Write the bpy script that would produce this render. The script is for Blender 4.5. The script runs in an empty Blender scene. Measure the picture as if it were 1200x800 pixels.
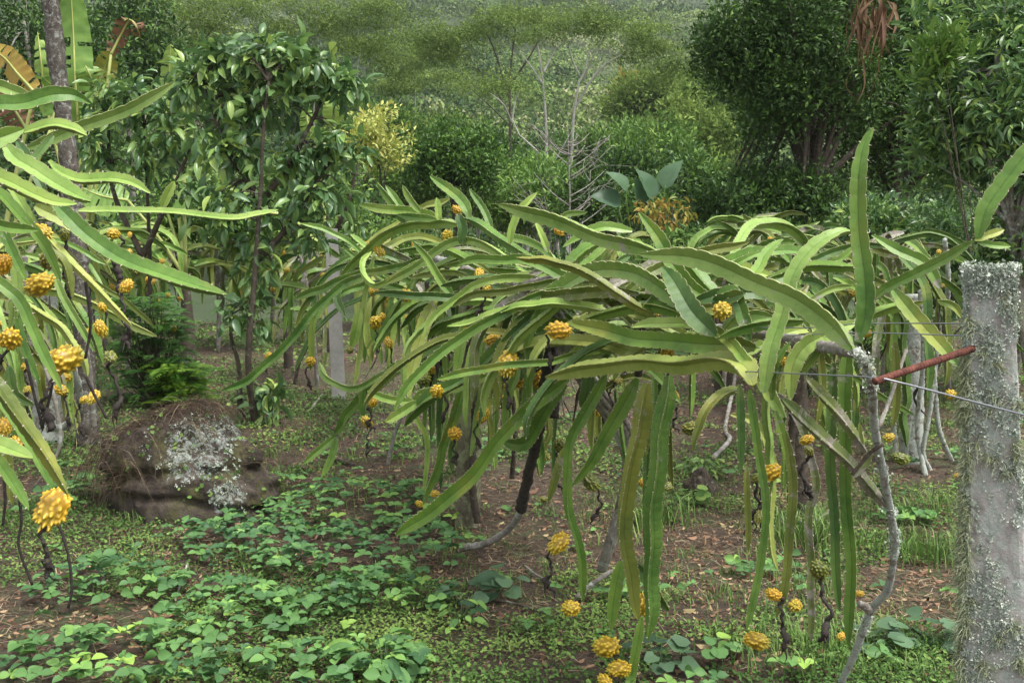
import bpy, math, random
import numpy as np
from mathutils import Vector, Matrix

rng = np.random.default_rng(7)
random.seed(7)
C = bpy.context.scene
PI = math.pi

# ------------------------------------------------------------------ camera, sky, sun, exposure
F = 1178.0
H = 1.65
PITCH = math.atan(138 / F)
cam_d = bpy.data.cameras.new('camera')
cam_d.lens = 36.0 * F / 1200
cam_d.sensor_width = 36.0
cam_d.clip_start = 0.05
cam_d.clip_end = 6000
cam = bpy.data.objects.new('camera', cam_d)
C.collection.objects.link(cam)
cam.location = (0, 0, H)
cam.rotation_euler = (PI / 2 - PITCH, 0, 0)
C.camera = cam

w = bpy.data.worlds.new('World')
C.world = w
w.use_nodes = True
nt = w.node_tree
nt.nodes.clear()
SUN_EL, SUN_AZ = math.radians(66), math.radians(125)
sky = nt.nodes.new('ShaderNodeTexSky')
sky.sky_type = 'NISHITA'
sky.sun_disc = False
sky.sun_elevation = SUN_EL
sky.sun_rotation = SUN_AZ
sky.dust_density = 4.0
hs = nt.nodes.new('ShaderNodeHueSaturation')
hs.inputs['Saturation'].default_value = 0.22       # the cloud layer is white
bg = nt.nodes.new('ShaderNodeBackground')
bg.inputs['Strength'].default_value = 0.125
wo = nt.nodes.new('ShaderNodeOutputWorld')
nt.links.new(sky.outputs[0], hs.inputs['Color'])
nt.links.new(hs.outputs[0], bg.inputs['Color'])
nt.links.new(bg.outputs[0], wo.inputs['Surface'])
sd = bpy.data.lights.new('sun', 'SUN')
sd.energy = 1.05
sd.angle = math.radians(12)
sd.color = (1.0, 0.96, 0.9)
so = bpy.data.objects.new('sun', sd)
C.collection.objects.link(so)
sv = Vector((math.sin(SUN_AZ) * math.cos(SUN_EL), math.cos(SUN_AZ) * math.cos(SUN_EL), math.sin(SUN_EL)))
so.rotation_euler = sv.to_track_quat('Z', 'Y').to_euler()
C.view_settings.view_transform = 'Standard'
C.view_settings.look = 'None'
C.view_settings.exposure = 1.33
C.view_settings.gamma = 1.0
C.cycles.max_bounces = 6
C.cycles.transparent_max_bounces = 6

# ------------------------------------------------------------------ helpers
cp, sp = math.cos(PITCH), math.sin(PITCH)


def at(px, py, Y):
    u, v = (px - 600) / F, (400 - py) / F
    d = np.array([u, cp + v * sp, -sp + v * cp])
    return np.array([0, 0, H]) + d * (Y / d[1])


def proj(p):
    x, y, z = p[0], p[1], p[2] - H
    dep = y * cp - z * sp
    up = y * sp + z * cp
    return 600 + F * x / dep, 400 - F * up / dep


PROF = np.array([(-60, 0), (17, 0), (40, -3), (70, -2.5), (120, 5), (200, 22), (400, 80), (700, 182), (1000, 275), (1500, 330)], float)


def fbm(x, y, s, seed=0, octv=3):
    x = np.asarray(x, float); y = np.asarray(y, float)
    out = np.zeros(np.broadcast(x, y).shape)
    a = 1.0
    for o in range(octv):
        X, Y = x * s + seed * 13.7, y * s + seed * 7.3
        xi, yi = np.floor(X), np.floor(Y)
        fx, fy = X - xi, Y - yi
        fx = fx * fx * (3 - 2 * fx); fy = fy * fy * (3 - 2 * fy)

        def h(i, j):
            v = np.sin(i * 127.1 + j * 311.7 + seed * 74.7) * 43758.5453
            return v - np.floor(v)
        n = (h(xi, yi) * (1 - fx) + h(xi + 1, yi) * fx) * (1 - fy) + (h(xi, yi + 1) * (1 - fx) + h(xi + 1, yi + 1) * fx) * fy
        out = out + a * (n - 0.5)
        a *= 0.5; s *= 2.1
    return out


def gh(x, y):
    x = np.asarray(x, float); y = np.asarray(y, float)
    h = np.interp(y, PROF[:, 0], PROF[:, 1])
    near = np.clip((y - 20) / 80, 0, 1)
    h = h + near * fbm(x, y, 0.012, 3) * np.clip(y / 8, 0, 60)
    h = h + 0.10 * fbm(x, y, 0.5, 5) * np.clip((30 - y) / 10, 0, 1) - 0.0
    return h


def ground_at(px, py):
    p = at(px, py, 5.0)
    d = p - np.array([0, 0, H])
    t = H / -d[2]
    q = np.array([0, 0, H]) + d * t
    q[2] = float(gh(q[0], q[1]))
    return q


def make_mesh(name, verts, faces, mats=None, midx=None, smooth=True, attrs=None, origin=None):
    """faces: list of int arrays (n,k) of equal k"""
    verts = np.asarray(verts, np.float32)
    if origin is not None:
        verts = verts - np.asarray(origin, np.float32)
    faces = [np.asarray(f, np.int32) for f in faces if len(f)]
    me = bpy.data.meshes.new(name)
    nl = sum(f.size for f in faces); npoly = sum(len(f) for f in faces)
    me.vertices.add(len(verts)); me.vertices.foreach_set('co', verts.ravel())
    me.loops.add(nl); me.polygons.add(npoly)
    me.loops.foreach_set('vertex_index', np.concatenate([f.ravel() for f in faces]))
    tot = np.concatenate([np.full(len(f), f.shape[1], np.int32) for f in faces])
    st = np.concatenate([[0], np.cumsum(tot)[:-1]]).astype(np.int32)
    me.polygons.foreach_set('loop_start', st)
    me.polygons.foreach_set('loop_total', tot)
    if midx is not None:
        me.polygons.foreach_set('material_index', np.asarray(midx, np.int32))
    me.polygons.foreach_set('use_smooth', np.full(npoly, bool(smooth)))
    for m in (mats or []):
        me.materials.append(m)
    for k, v in (attrs or {}).items():
        a = me.attributes.new(k, 'FLOAT', 'POINT')
        a.data.foreach_set('value', np.asarray(v, np.float32))
    me.update(calc_edges=True)
    return me


def link(name, me, parent=None, loc=None):
    o = bpy.data.objects.new(name, me)
    C.collection.objects.link(o)
    if parent is not None:
        o.parent = parent
    if loc is not None:
        o.location = [float(v) for v in loc]
    return o


def tag(o, label, cat, group=None):
    o['label'] = label; o['category'] = cat
    if group:
        o['group'] = group
    return o


def thing(name, loc, label, cat, group=None):
    o = bpy.data.objects.new(name, None)
    C.collection.objects.link(o)
    o.location = [float(v) for v in loc]
    return tag(o, label, cat, group)


def O(root):
    return np.array(root.location[:])


def cat_path(P, n):
    P = np.asarray(P, float)
    if len(P) == 2:
        t = np.linspace(0, 1, n)[:, None]
        return P[0] * (1 - t) + P[1] * t
    Q = np.vstack([2 * P[0] - P[1], P, 2 * P[-1] - P[-2]])
    seg = np.linalg.norm(np.diff(P[:, :3], axis=0), axis=1)
    cum = np.concatenate([[0], np.cumsum(seg)]); cum /= cum[-1]
    ts = np.linspace(0, 1, n)
    out = []
    for t in ts:
        i = min(np.searchsorted(cum, t, side='right') - 1, len(P) - 2)
        u = (t - cum[i]) / max(cum[i + 1] - cum[i], 1e-9)
        a, b, c, d = Q[i], Q[i + 1], Q[i + 2], Q[i + 3]
        out.append(0.5 * ((2 * b) + (-a + c) * u + (2 * a - 5 * b + 4 * c - d) * u * u + (-a + 3 * b - 3 * c + d) * u ** 3))
    return np.array(out)


def frames(P, n0):
    T = np.gradient(P, axis=0)
    T /= np.linalg.norm(T, axis=1)[:, None] + 1e-12
    N = np.zeros_like(P)
    n = n0 - T[0] * np.dot(n0, T[0])
    if np.linalg.norm(n) < 1e-4:
        n = np.cross(T[0], [1, 0.3, 0.1])
    n /= np.linalg.norm(n)
    for i in range(len(P)):
        n = n - T[i] * np.dot(n, T[i]); n /= np.linalg.norm(n) + 1e-12
        N[i] = n
    return T, N, np.cross(T, N)


class Geo:
    """collects pieces for ONE mesh"""
    def __init__(s):
        s.v = []; s.f = {}; s.m = {}; s.n = 0; s.a = []

    def add(s, v, faces, mi=0, a=None):
        v = np.asarray(v, float)
        for f in faces:
            f = np.asarray(f, int)
            if len(f) == 0:
                continue
            k = f.shape[1]
            s.f.setdefault(k, []).append(f + s.n)
            s.m.setdefault(k, []).append(np.full(len(f), mi))
        s.v.append(v); s.n += len(v)
        s.a.append(np.zeros(len(v)) if a is None else np.broadcast_to(np.asarray(a, float), (len(v),)))

    def build(s, name, mats, parent=None, smooth=True, origin=None):
        ks = sorted(s.f)
        fs = [np.vstack(s.f[k]) for k in ks]
        mi = np.concatenate([np.concatenate(s.m[k]) for k in ks])
        if parent is not None and origin is None:
            origin = O(parent)
        me = make_mesh(name, np.vstack(s.v), fs, mats, mi, smooth, {'rnd': np.concatenate(s.a)}, origin)
        return link(name, me, parent)


def tube(G, P, R, sides=8, n=None, mi=0, rough=0.0, a=None, close=True, lump=0.0):
    P = np.asarray(P, float)
    R = np.atleast_1d(np.asarray(R, float))
    L = np.linalg.norm(np.diff(P, axis=0), axis=1).sum()
    n = n or max(4, int(L / 0.05))
    Q = cat_path(P, n) if len(P) > 2 or n > 2 else P
    r = np.interp(np.linspace(0, 1, n), np.linspace(0, 1, len(R)), R)
    T, N, B = frames(Q, np.array([0.1, -1, 0.3]))
    th = np.linspace(0, 2 * PI, sides, endpoint=False)
    rr = r[:, None] * (1 + rough * rng.normal(size=(n, sides)))
    if lump:
        rr *= 1 + lump * (np.sin(th * 3 + np.linspace(0, 9, n)[:, None]) * 0.5 + np.sin(np.linspace(0, 40, n))[:, None] * 0.35)
    V = Q[:, None, :] + rr[..., None] * (np.cos(th)[None, :, None] * N[:, None, :] + np.sin(th)[None, :, None] * B[:, None, :])
    V = V.reshape(-1, 3)
    i = np.arange(n - 1)[:, None] * sides; j = np.arange(sides)[None, :]; j2 = (j + 1) % sides
    q = np.stack([i + j, i + j2, i + sides + j2, i + sides + j], -1).reshape(-1, 4)
    fs = [q]
    if close:
        fs = [q, np.array([list(range(sides))[::-1]]), np.array([[(n - 1) * sides + k for k in range(sides)]])]
    G.add(V, fs, mi, a)


# ------------------------------------------------------------------ materials
def nodes_of(name):
    m = bpy.data.materials.new(name)
    m.use_nodes = True
    t = m.node_tree
    t.nodes.clear()
    out = t.nodes.new('ShaderNodeOutputMaterial')
    b = t.nodes.new('ShaderNodeBsdfPrincipled')
    t.links.new(b.outputs[0], out.inputs['Surface'])
    return m, t, b, out


def N(t, typ, **kw):
    n = t.nodes.new(typ)
    for k, v in kw.items():
        if hasattr(n, k):
            setattr(n, k, v)
        else:
            n.inputs[k].default_value = v
    return n


def noise(t, scale, detail=4, rough=0.55, coord=None, dist=0.0):
    n = t.nodes.new('ShaderNodeTexNoise')
    n.inputs['Scale'].default_value = scale
    n.inputs['Detail'].default_value = detail
    n.inputs['Roughness'].default_value = rough
    n.inputs['Distortion'].default_value = dist
    if coord is not None:
        t.links.new(coord, n.inputs['Vector'])
    return n.outputs['Fac']


def ramp(t, fac, stops, interp='LINEAR'):
    r = t.nodes.new('ShaderNodeValToRGB')
    r.color_ramp.interpolation = interp
    els = r.color_ramp.elements
    while len(els) < len(stops):
        els.new(0.5)
    for e, (p, c) in zip(els, stops):
        e.position = p
        e.color = (*c, 1) if len(c) == 3 else c
    t.links.new(fac, r.inputs[0])
    return r.outputs[0]


def mix(t, fac, a, b, typ='MIX'):
    n = t.nodes.new('ShaderNodeMix')
    n.data_type = 'RGBA'; n.blend_type = typ
    for s, v in ((n.inputs[0], fac), (n.inputs[6], a), (n.inputs[7], b)):
        if isinstance(v, (int, float)):
            s.default_value = v
        elif isinstance(v, tuple):
            s.default_value = (*v, 1)
        else:
            t.links.new(v, s)
    return n.outputs[2]


def bump(t, b, h, strength=0.3, dist=0.01):
    n = t.nodes.new('ShaderNodeBump')
    n.inputs['Strength'].default_value = strength
    n.inputs['Distance'].default_value = dist
    t.links.new(h, n.inputs['Height'])
    t.links.new(n.outputs[0], b.inputs['Normal'])


def attr(t, name='rnd'):
    a = t.nodes.new('ShaderNodeAttribute'); a.attribute_name = name
    return a.outputs['Fac']


def objco(t):
    return t.nodes.new('ShaderNodeTexCoord').outputs['Object']


def leaf_mat(name, stops, rough=0.45, transl=0.22, spec=0.4, nscale=6.0):
    m, t, b, out = nodes_of(name)
    a = attr(t)
    c = ramp(t, a, stops)
    n = noise(t, nscale, 3, coord=objco(t))
    c2 = mix(t, 0.5, c, ramp(t, n, [(0.3, (0.55, 0.6, 0.5)), (0.7, (1.3, 1.25, 1.2))]), 'MULTIPLY')
    t.links.new(c2, b.inputs['Base Color'])
    b.inputs['Roughness'].default_value = rough
    b.inputs['Specular IOR Level'].default_value = spec
    if transl:
        tr = t.nodes.new('ShaderNodeBsdfTranslucent')
        t.links.new(c2, tr.inputs['Color'])
        mx = t.nodes.new('ShaderNodeMixShader'); mx.inputs[0].default_value = transl
        t.links.new(b.outputs[0], mx.inputs[1]); t.links.new(tr.outputs[0], mx.inputs[2])
        t.links.new(mx.outputs[0], out.inputs['Surface'])
    return m


def bark_mat(name, c1, c2, lich=(0.38, 0.42, 0.36), amount=0.5, scale=18, spots=0.0):
    m, t, b, out = nodes_of(name)
    co = objco(t)
    n1 = noise(t, scale, 6, 0.65, co, 0.4)
    base = ramp(t, n1, [(0.3, c1), (0.7, c2)])
    n2 = noise(t, scale * 0.6, 8, 0.75, co, 1.0)
    lm = ramp(t, n2, [(0.62 - amount * 0.25, (0, 0, 0)), (0.66 - amount * 0.22, (1, 1, 1))])
    n3 = noise(t, scale * 5, 3, 0.6, co)
    lc = mix(t, n3, tuple(v * 0.55 for v in lich), tuple(min(v * 1.35, 0.75) for v in lich))
    c = mix(t, lm, base, lc)
    t.links.new(c, b.inputs['Base Color'])
    b.inputs['Roughness'].default_value = 0.9
    bump(t, b, noise(t, scale * 3, 5, 0.7, co), 0.8, 0.012)
    return m


def stem_mat(name, c_lo, c_hi, cork=0.35, edge=(0.30, 0.30, 0.12)):
    """cactus skin: 'rnd' is 0 in the groove and 1 on the rib edge, 'age' is 0 at the tip and 1 at the old base"""
    m, t, b, out = nodes_of(name)
    co = objco(t)
    rib = attr(t); age = attr(t, 'age')
    n1 = noise(t, 5, 4, 0.6, co)
    c = mix(t, ramp(t, n1, [(0.36, (0, 0, 0)), (0.64, (1, 1, 1))]), c_lo, c_hi)
    n4 = noise(t, 3.1, 3, 0.5, co)
    c = mix(t, ramp(t, n4, [(0.60, (0, 0, 0)), (0.74, (0.7, 0.7, 0.7))]), c, (0.34, 0.34, 0.07))
    c = mix(t, ramp(t, noise(t, 110, 3, 0.6, co), [(0.66, (0, 0, 0)), (0.72, (0.7, 0.7, 0.7))]), c, (0.09, 0.075, 0.04))
    oi = t.nodes.new('ShaderNodeObjectInfo')
    c = mix(t, 0.55, c, ramp(t, oi.outputs['Random'], [(0, (0.6, 0.72, 0.7)), (0.35, (0.95, 1.0, 0.9)), (0.7, (1.12, 1.08, 0.92)), (1, (1.35, 1.25, 0.95))]), 'MULTIPLY')
    n2 = noise(t, 45, 4, 0.7, co)
    c = mix(t, ramp(t, n2, [(0.45, (0, 0, 0)), (0.8, (0.35, 0.35, 0.35))]), c, tuple(v * 1.3 for v in c_hi))
    c = mix(t, ramp(t, rib, [(0.0, (0.45, 0.45, 0.45)), (0.12, (0, 0, 0))]), c, tuple(v * 0.45 for v in c_lo))  # shade in the groove between ribs, painted into the skin colour
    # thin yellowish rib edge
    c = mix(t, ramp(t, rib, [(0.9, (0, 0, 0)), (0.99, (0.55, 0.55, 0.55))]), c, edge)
    # brown cork scars along edges and old parts
    n3 = noise(t, 16, 6, 0.75, co, 0.8)
    mm = t.nodes.new('ShaderNodeMath'); mm.operation = 'MULTIPLY_ADD'
    t.links.new(age, mm.inputs[0]); mm.inputs[1].default_value = 0.16
    t.links.new(n3, mm.inputs[2])
    mask = ramp(t, mm.outputs[0], [(0.82 - cork * 0.3, (0, 0, 0)), (0.90 - cork * 0.3, (1, 1, 1))])
    c = mix(t, mask, c, mix(t, noise(t, 60, 3, 0.6, co), (0.14, 0.11, 0.08), (0.48, 0.46, 0.40)))
    t.links.new(c, b.inputs['Base Color'])
    b.inputs['Roughness'].default_value = 0.42
    b.inputs['Specular IOR Level'].default_value = 0.28
    b.inputs['Subsurface Weight'].default_value = 0.0
    bump(t, b, n2, 0.25, 0.004)
    return m


M = {}
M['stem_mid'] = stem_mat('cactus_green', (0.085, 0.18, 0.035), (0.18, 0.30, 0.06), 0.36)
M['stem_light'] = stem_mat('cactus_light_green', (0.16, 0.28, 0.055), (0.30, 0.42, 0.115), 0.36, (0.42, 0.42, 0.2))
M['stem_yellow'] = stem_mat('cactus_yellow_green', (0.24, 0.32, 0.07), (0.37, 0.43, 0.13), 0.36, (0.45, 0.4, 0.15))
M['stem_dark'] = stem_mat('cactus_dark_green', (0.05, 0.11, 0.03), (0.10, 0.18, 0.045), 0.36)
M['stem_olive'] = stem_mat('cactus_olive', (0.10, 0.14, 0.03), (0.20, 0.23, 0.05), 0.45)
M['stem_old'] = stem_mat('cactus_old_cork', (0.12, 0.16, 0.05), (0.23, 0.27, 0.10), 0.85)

m, t, b, out = nodes_of('spine_tan'); b.inputs['Base Color'].default_value = (0.5, 0.44, 0.33, 1); b.inputs['Roughness'].default_value = 0.8; M['spine'] = m


def fruit_mat(name, lo, hi):
    m, t, b, out = nodes_of(name)
    a = attr(t); co = objco(t)
    body = ramp(t, a, [(0.0, tuple(v * 0.55 for v in lo)), (0.4, lo), (0.78, hi), (0.84, hi), (0.92, (0.13, 0.12, 0.02)), (1.0, (0.07, 0.06, 0.02))])
    n = noise(t, 14, 3, 0.6, co)
    oi = t.nodes.new('ShaderNodeObjectInfo')
    sp_ = t.nodes.new('ShaderNodeSeparateXYZ'); t.links.new(co, sp_.inputs[0])
    body = mix(t, ramp(t, sp_.outputs['Z'], [(0.05, (0, 0, 0)), (0.55, (0.5, 0.5, 0.5))]), body, (0.36, 0.36, 0.04))
    body = mix(t, 0.7, body, ramp(t, oi.outputs['Random'], [(0, (0.62, 0.72, 0.6)), (0.4, (0.95, 0.95, 0.9)), (0.75, (1.05, 1.08, 1.1)), (1, (1.1, 0.92, 0.85))]), 'MULTIPLY')
    c = mix(t, 0.6, body, ramp(t, n, [(0.3, (0.75, 0.8, 0.7)), (0.7, (1.15, 1.08, 1.0))]), 'MULTIPLY')
    t.links.new(c, b.inputs['Base Color'])
    b.inputs['Roughness'].default_value = 0.38
    b.inputs['Subsurface Weight'].default_value = 0.1
    b.inputs['Subsurface Radius'].default_value = (0.02, 0.012, 0.004)
    return m


M['fruit_y'] = fruit_mat('fruit_yellow', (0.60, 0.38, 0.02), (0.85, 0.61, 0.08))
M['fruit_o'] = fruit_mat('fruit_orange', (0.58, 0.33, 0.015), (0.80, 0.53, 0.06))
M['fruit_g'] = fruit_mat('fruit_unripe', (0.16, 0.18, 0.03), (0.34, 0.32, 0.07))
m, t, b, out = nodes_of('withered_black'); t.links.new(ramp(t, noise(t, 60, 4, 0.6, objco(t)), [(0.3, (0.012, 0.01, 0.008)), (0.75, (0.06, 0.045, 0.035))]), b.inputs['Base Color']); b.inputs['Roughness'].default_value = 0.8; M['black'] = m

M['bark_lichen'] = bark_mat('lichened_bark', (0.13, 0.11, 0.085), (0.32, 0.28, 0.235), (0.48, 0.52, 0.46), 0.8, 26)
M['bark_tree'] = bark_mat('rough_lichened_trunk', (0.05, 0.042, 0.033), (0.17, 0.145, 0.12), (0.34, 0.35, 0.31), 0.35, 34)
M['bark_grey'] = bark_mat('grey_wood', (0.13, 0.115, 0.095), (0.36, 0.33, 0.28), (0.42, 0.44, 0.40), 0.35)
M['bark_dark'] = bark_mat('dark_bark', (0.035, 0.028, 0.02), (0.11, 0.085, 0.06), (0.22, 0.24, 0.17), 0.2)
M['bark_white'] = bark_mat('pale_bark', (0.26, 0.24, 0.20), (0.50, 0.48, 0.43), (0.5, 0.5, 0.46), 0.3, 6)
M['bark_moss'] = bark_mat('mossy_post_bark', (0.10, 0.085, 0.055), (0.24, 0.21, 0.14), (0.30, 0.32, 0.18), 0.6, 14)


# ------------------------------------------------------------------ cactus stems
CAMV = np.array([0, 0, H])


def make_stem_geo(P, wid, roll=0.0, near=True, tip0=False, tip1=True, twist=0.0, seed=0, flat=0.17, ends=None):
    """three winged cactus stem along P; tip1: the last point is a tapered tip; tip0 the same for the first"""
    r_ = np.random.default_rng(seed)
    P = np.asarray(P, float)
    L = np.linalg.norm(np.diff(P, axis=0), axis=1).sum()
    ds = 0.0065 if near == 2 else (0.011 if near else 0.03)
    n = max(8, int(L / ds))
    Q = cat_path(P, n)
    # small natural wobble
    s = np.linspace(0, L, n)
    for k in range(3):
        Q[:, k] += 0.0035 * np.sin(s * r_.uniform(14, 26) + r_.uniform(0, 6)) * (wid / 0.07) + 0.006 * np.sin(s * r_.uniform(5, 12) + r_.uniform(0, 6)) * (wid / 0.07)
    n0 = CAMV - Q[n // 2]
    T, Nn, B = frames(Q, n0)
    tt = s / L
    prof = np.full(n, 1.0)
    tl = min(0.22, 1.3 * wid * 1.6 / L)
    if tip1:
        u = np.clip((1 - tt) / (tl * 1.6), 0, 1); prof *= 0.10 + 0.90 * np.sin(u * PI / 2) ** 0.75
    if tip0:
        u = np.clip(tt / (tl * 1.6), 0, 1); prof *= 0.10 + 0.90 * np.sin(u * PI / 2) ** 0.75
    if not tip0:
        u = np.clip(tt / tl, 0, 1); prof *= 0.35 + 0.65 * np.sin(u * PI / 2)
    if not tip1:
        u = np.clip((1 - tt) / tl, 0, 1); prof *= 0.35 + 0.65 * np.sin(u * PI / 2)
    prof *= 1 + 0.07 * np.sin(s * r_.uniform(3, 7) + r_.uniform(0, 6)) + 0.04 * np.sin(s * r_.uniform(9, 17))
    R = wid / 1.73 * prof
    per = r_.uniform(0.030, 0.042)
    V = np.zeros((n, 15, 3)); A = np.zeros((n, 15))
    notch = []
    thin = r_.uniform(0.85, 1.15)
    for k in range(3):
        ang = roll + k * 2 * PI / 3 + twist * tt
        ph = r_.uniform(0, 1)
        f = (s / per + ph) % 1.0
        cren = (1 - 0.17 * (np.abs(2 * f - 1) ** 3)) if near else np.ones(n)
        rr = R * cren * (1 + 0.04 * np.sin(s * 6 + k))
        dA = [(-0.045, 1.0, 1.0), (0.045, 1.0, 1.0), (0.13 * thin, 0.62, 0.6), (PI / 3, flat, 0.0), (2 * PI / 3 - 0.13 * thin, 0.62, 0.6)]
        for q, (da, rad, av) in enumerate(dA):
            a_ = ang + da
            rad_ = rr * rad if q != 4 else R * rad
            V[:, k * 5 + q] = Q + rad_[:, None] * (np.cos(a_)[:, None] * Nn + np.sin(a_)[:, None] * B)
            A[:, k * 5 + q] = av
        if near:
            idx = np.where(np.diff(np.floor(s / per + ph)) > 0)[0]
            for i in idx:
                notch.append((V[i, k * 5] * 0.5 + V[i, k * 5 + 1] * 0.5, (V[i, k * 5] - Q[i])))
    m_ = 15
    i = np.arange(n - 1)[:, None] * m_; j = np.arange(m_)[None, :]; j2 = (j + 1) % m_
    q = np.stack([i + j, i + j2, i + m_ + j2, i + m_ + j], -1).reshape(-1, 4)
    caps = [np.array([list(range(m_))[::-1]]), np.array([[(n - 1) * m_ + k for k in range(m_)]])]
    V = V.reshape(-1, 3); A = A.reshape(-1)
    age = np.repeat(1 - tt if not tip0 else np.zeros(n), m_)
    return V, q, caps, A, age, notch


def stem(root, P, wid, mat='stem_mid', roll=None, near=True, tip0=False, tip1=True, twist=None, name='stem'):
    seed = int(rng.integers(1e9))
    if roll is None:
        roll = rng.choice([0.0, PI / 3, PI]) + rng.uniform(-0.45, 0.45)
    if twist is None:
        twist = rng.uniform(-0.8, 0.8)
    V, q, caps, A, age, notch = make_stem_geo(P, wid, roll, near, tip0, tip1, twist, seed)
    nv = len(V)
    vs = [V]; As = [A]; ag = [age]
    faces = [q]; mi = [np.zeros(len(q))]
    tri = []
    if notch:
        r_ = np.random.default_rng(seed)
        for (p, d) in notch:
            d = d / (np.linalg.norm(d) + 1e-9)
            k = len(vs[0]) if False else nv
            for z in range(2):
                e = r_.normal(size=3); e /= np.linalg.norm(e)
                e2 = np.cross(d, e); e2 /= np.linalg.norm(e2) + 1e-9
                dd = d + 0.6 * e; sz = 0.0045 * r_.uniform(0.7, 1.3)
                pts = np.array([p + e2 * sz * 0.40, p - e2 * sz * 0.40, p + np.cross(d, e2) * sz * 0.5, p + dd * sz])
                vs.append(pts); As.append(np.zeros(4)); ag.append(np.zeros(4))
                tri += [(nv, nv + 1, nv + 3), (nv + 1, nv + 2, nv + 3), (nv + 2, nv, nv + 3)]
                nv += 4
    fl = []; mil = []
    if tri:
        fl.append(np.array(tri)); mil.append(np.ones(len(tri)))
    fl.append(q); mil.append(np.zeros(len(q)))
    fl += caps; mil += [np.zeros(1), np.zeros(1)]
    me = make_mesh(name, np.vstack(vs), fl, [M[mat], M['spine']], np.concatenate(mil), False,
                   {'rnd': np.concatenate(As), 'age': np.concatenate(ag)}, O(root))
    return link(name, me, root)


def row(px):
    return 1.715 / ((px - 600) / F + 0.351)


def tr(root, wpx, pts, D=None, off=0.0, mat='stem_mid', **kw):
    """traced stem: pts in photograph pixels from the base to the tip, D forward distances at both ends"""
    P = []
    n = len(pts)
    for i, (x, y) in enumerate(pts):
        if D is None:
            d = min(max(row(x), 2.1), 7.2) + off
        elif isinstance(D, tuple):
            d = D[0] + (D[1] - D[0]) * i / (n - 1)
        else:
            d = D
        if y > 262:
            d = min(d, 0.95 * F * H / (y - 262 + 1e-6))
        P.append(at(x, y, d))
    dm = np.mean([p[1] for p in P])
    kw.setdefault('near', 2 if dm < 3.9 else True)
    return stem(root, P, 0.90 * wpx * dm / F, mat, **kw)


# fruits: four bumpy prototypes
def fruit_mesh(seed, mat):
    r_ = np.random.default_rng(seed)
    nu, nv_ = 64, 48
    th = np.linspace(0, 2 * PI, nu, endpoint=False); ph = np.linspace(0.03, PI - 0.03, nv_)
    TH, PH = np.meshgrid(th, ph)
    D = np.stack([np.sin(PH) * np.cos(TH), np.sin(PH) * np.sin(TH), np.cos(PH)], -1).reshape(-1, 3)
    n = 74
    k = np.arange(n) + 0.5
    pz = 1 - 2 * k / n; pt = k * 2.39996 + 0.28 * r_.normal(size=n)
    pr = np.sqrt(1 - pz ** 2)
    K = np.stack([pr * np.cos(pt), pr * np.sin(pt), pz], -1)
    ang = np.arccos(np.clip(D @ K.T, -1, 1))
    j = ang.argmin(1); a = ang.min(1)
    hgt = 0.9 + 0.4 * r_.uniform(-1, 1, n)
    x = np.clip(1 - a / 0.215, 0, 1)
    bum = (0.45 * x + 0.55 * x ** 2.6) * hgt[j]
    base = D * np.array([0.295, 0.295, 0.47])
    V = base * (1 + 0.36 * bum)[:, None]
    V[:, 2] += 0.10 * x ** 2 * 0.5            # tubercles lean towards the flower end
    A = np.clip(x * 1.06, 0, 1)
    q = []
    for i in range(nv_ - 1):
        for jx in range(nu):
            q.append((i * nu + jx, (i + 1) * nu + jx, (i + 1) * nu + (jx + 1) % nu, i * nu + (jx + 1) % nu))
    caps = [np.array([list(range(nu))]), np.array([[(nv_ - 1) * nu + k for k in range(nu)][::-1]])]
    return make_mesh('fruit', V, [np.array(q)] + caps, [mat], None, True, {'rnd': A})


FR = {c: [fruit_mesh(10 + i, M['fruit_' + c]) for i in range(3)] for c in 'yog'}


def tail_mesh(seed):
    r_ = np.random.default_rng(seed)
    G = Geo()
    n = 14
    z = np.linspace(0, -1.0, n)
    q_ = r_.uniform(0.015, 0.05)
    P = np.stack([q_ * np.cumsum(r_.normal(size=n)), q_ * np.cumsum(r_.normal(size=n)), z], -1)
    P -= P[0]
    R = np.interp(np.linspace(0, 1, n), [0, 0.15, 0.55, 0.75, 0.9, 1], [0.035, 0.022, 0.026, 0.055, 0.045, 0.01])
    tube(G, P, R, 6, 40, rough=0.25)
    for k in range(4):
        i = r_.integers(8, 13)
        tube(G, [P[i], P[i] + r_.normal(size=3) * 0.05 + [0, 0, -0.08], P[i] + r_.normal(size=3) * 0.08 + [0, 0, -0.2]], [0.014, 0.01, 0.004], 4, 6)
    vs = np.vstack(G.v)
    ks = sorted(G.f)
    return make_mesh('withered_flower', vs, [np.vstack(G.f[k]) for k in ks], [M['black']], None, True, {'rnd': np.zeros(len(vs))})


TAILS = [tail_mesh(s) for s in range(12)]


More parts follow.
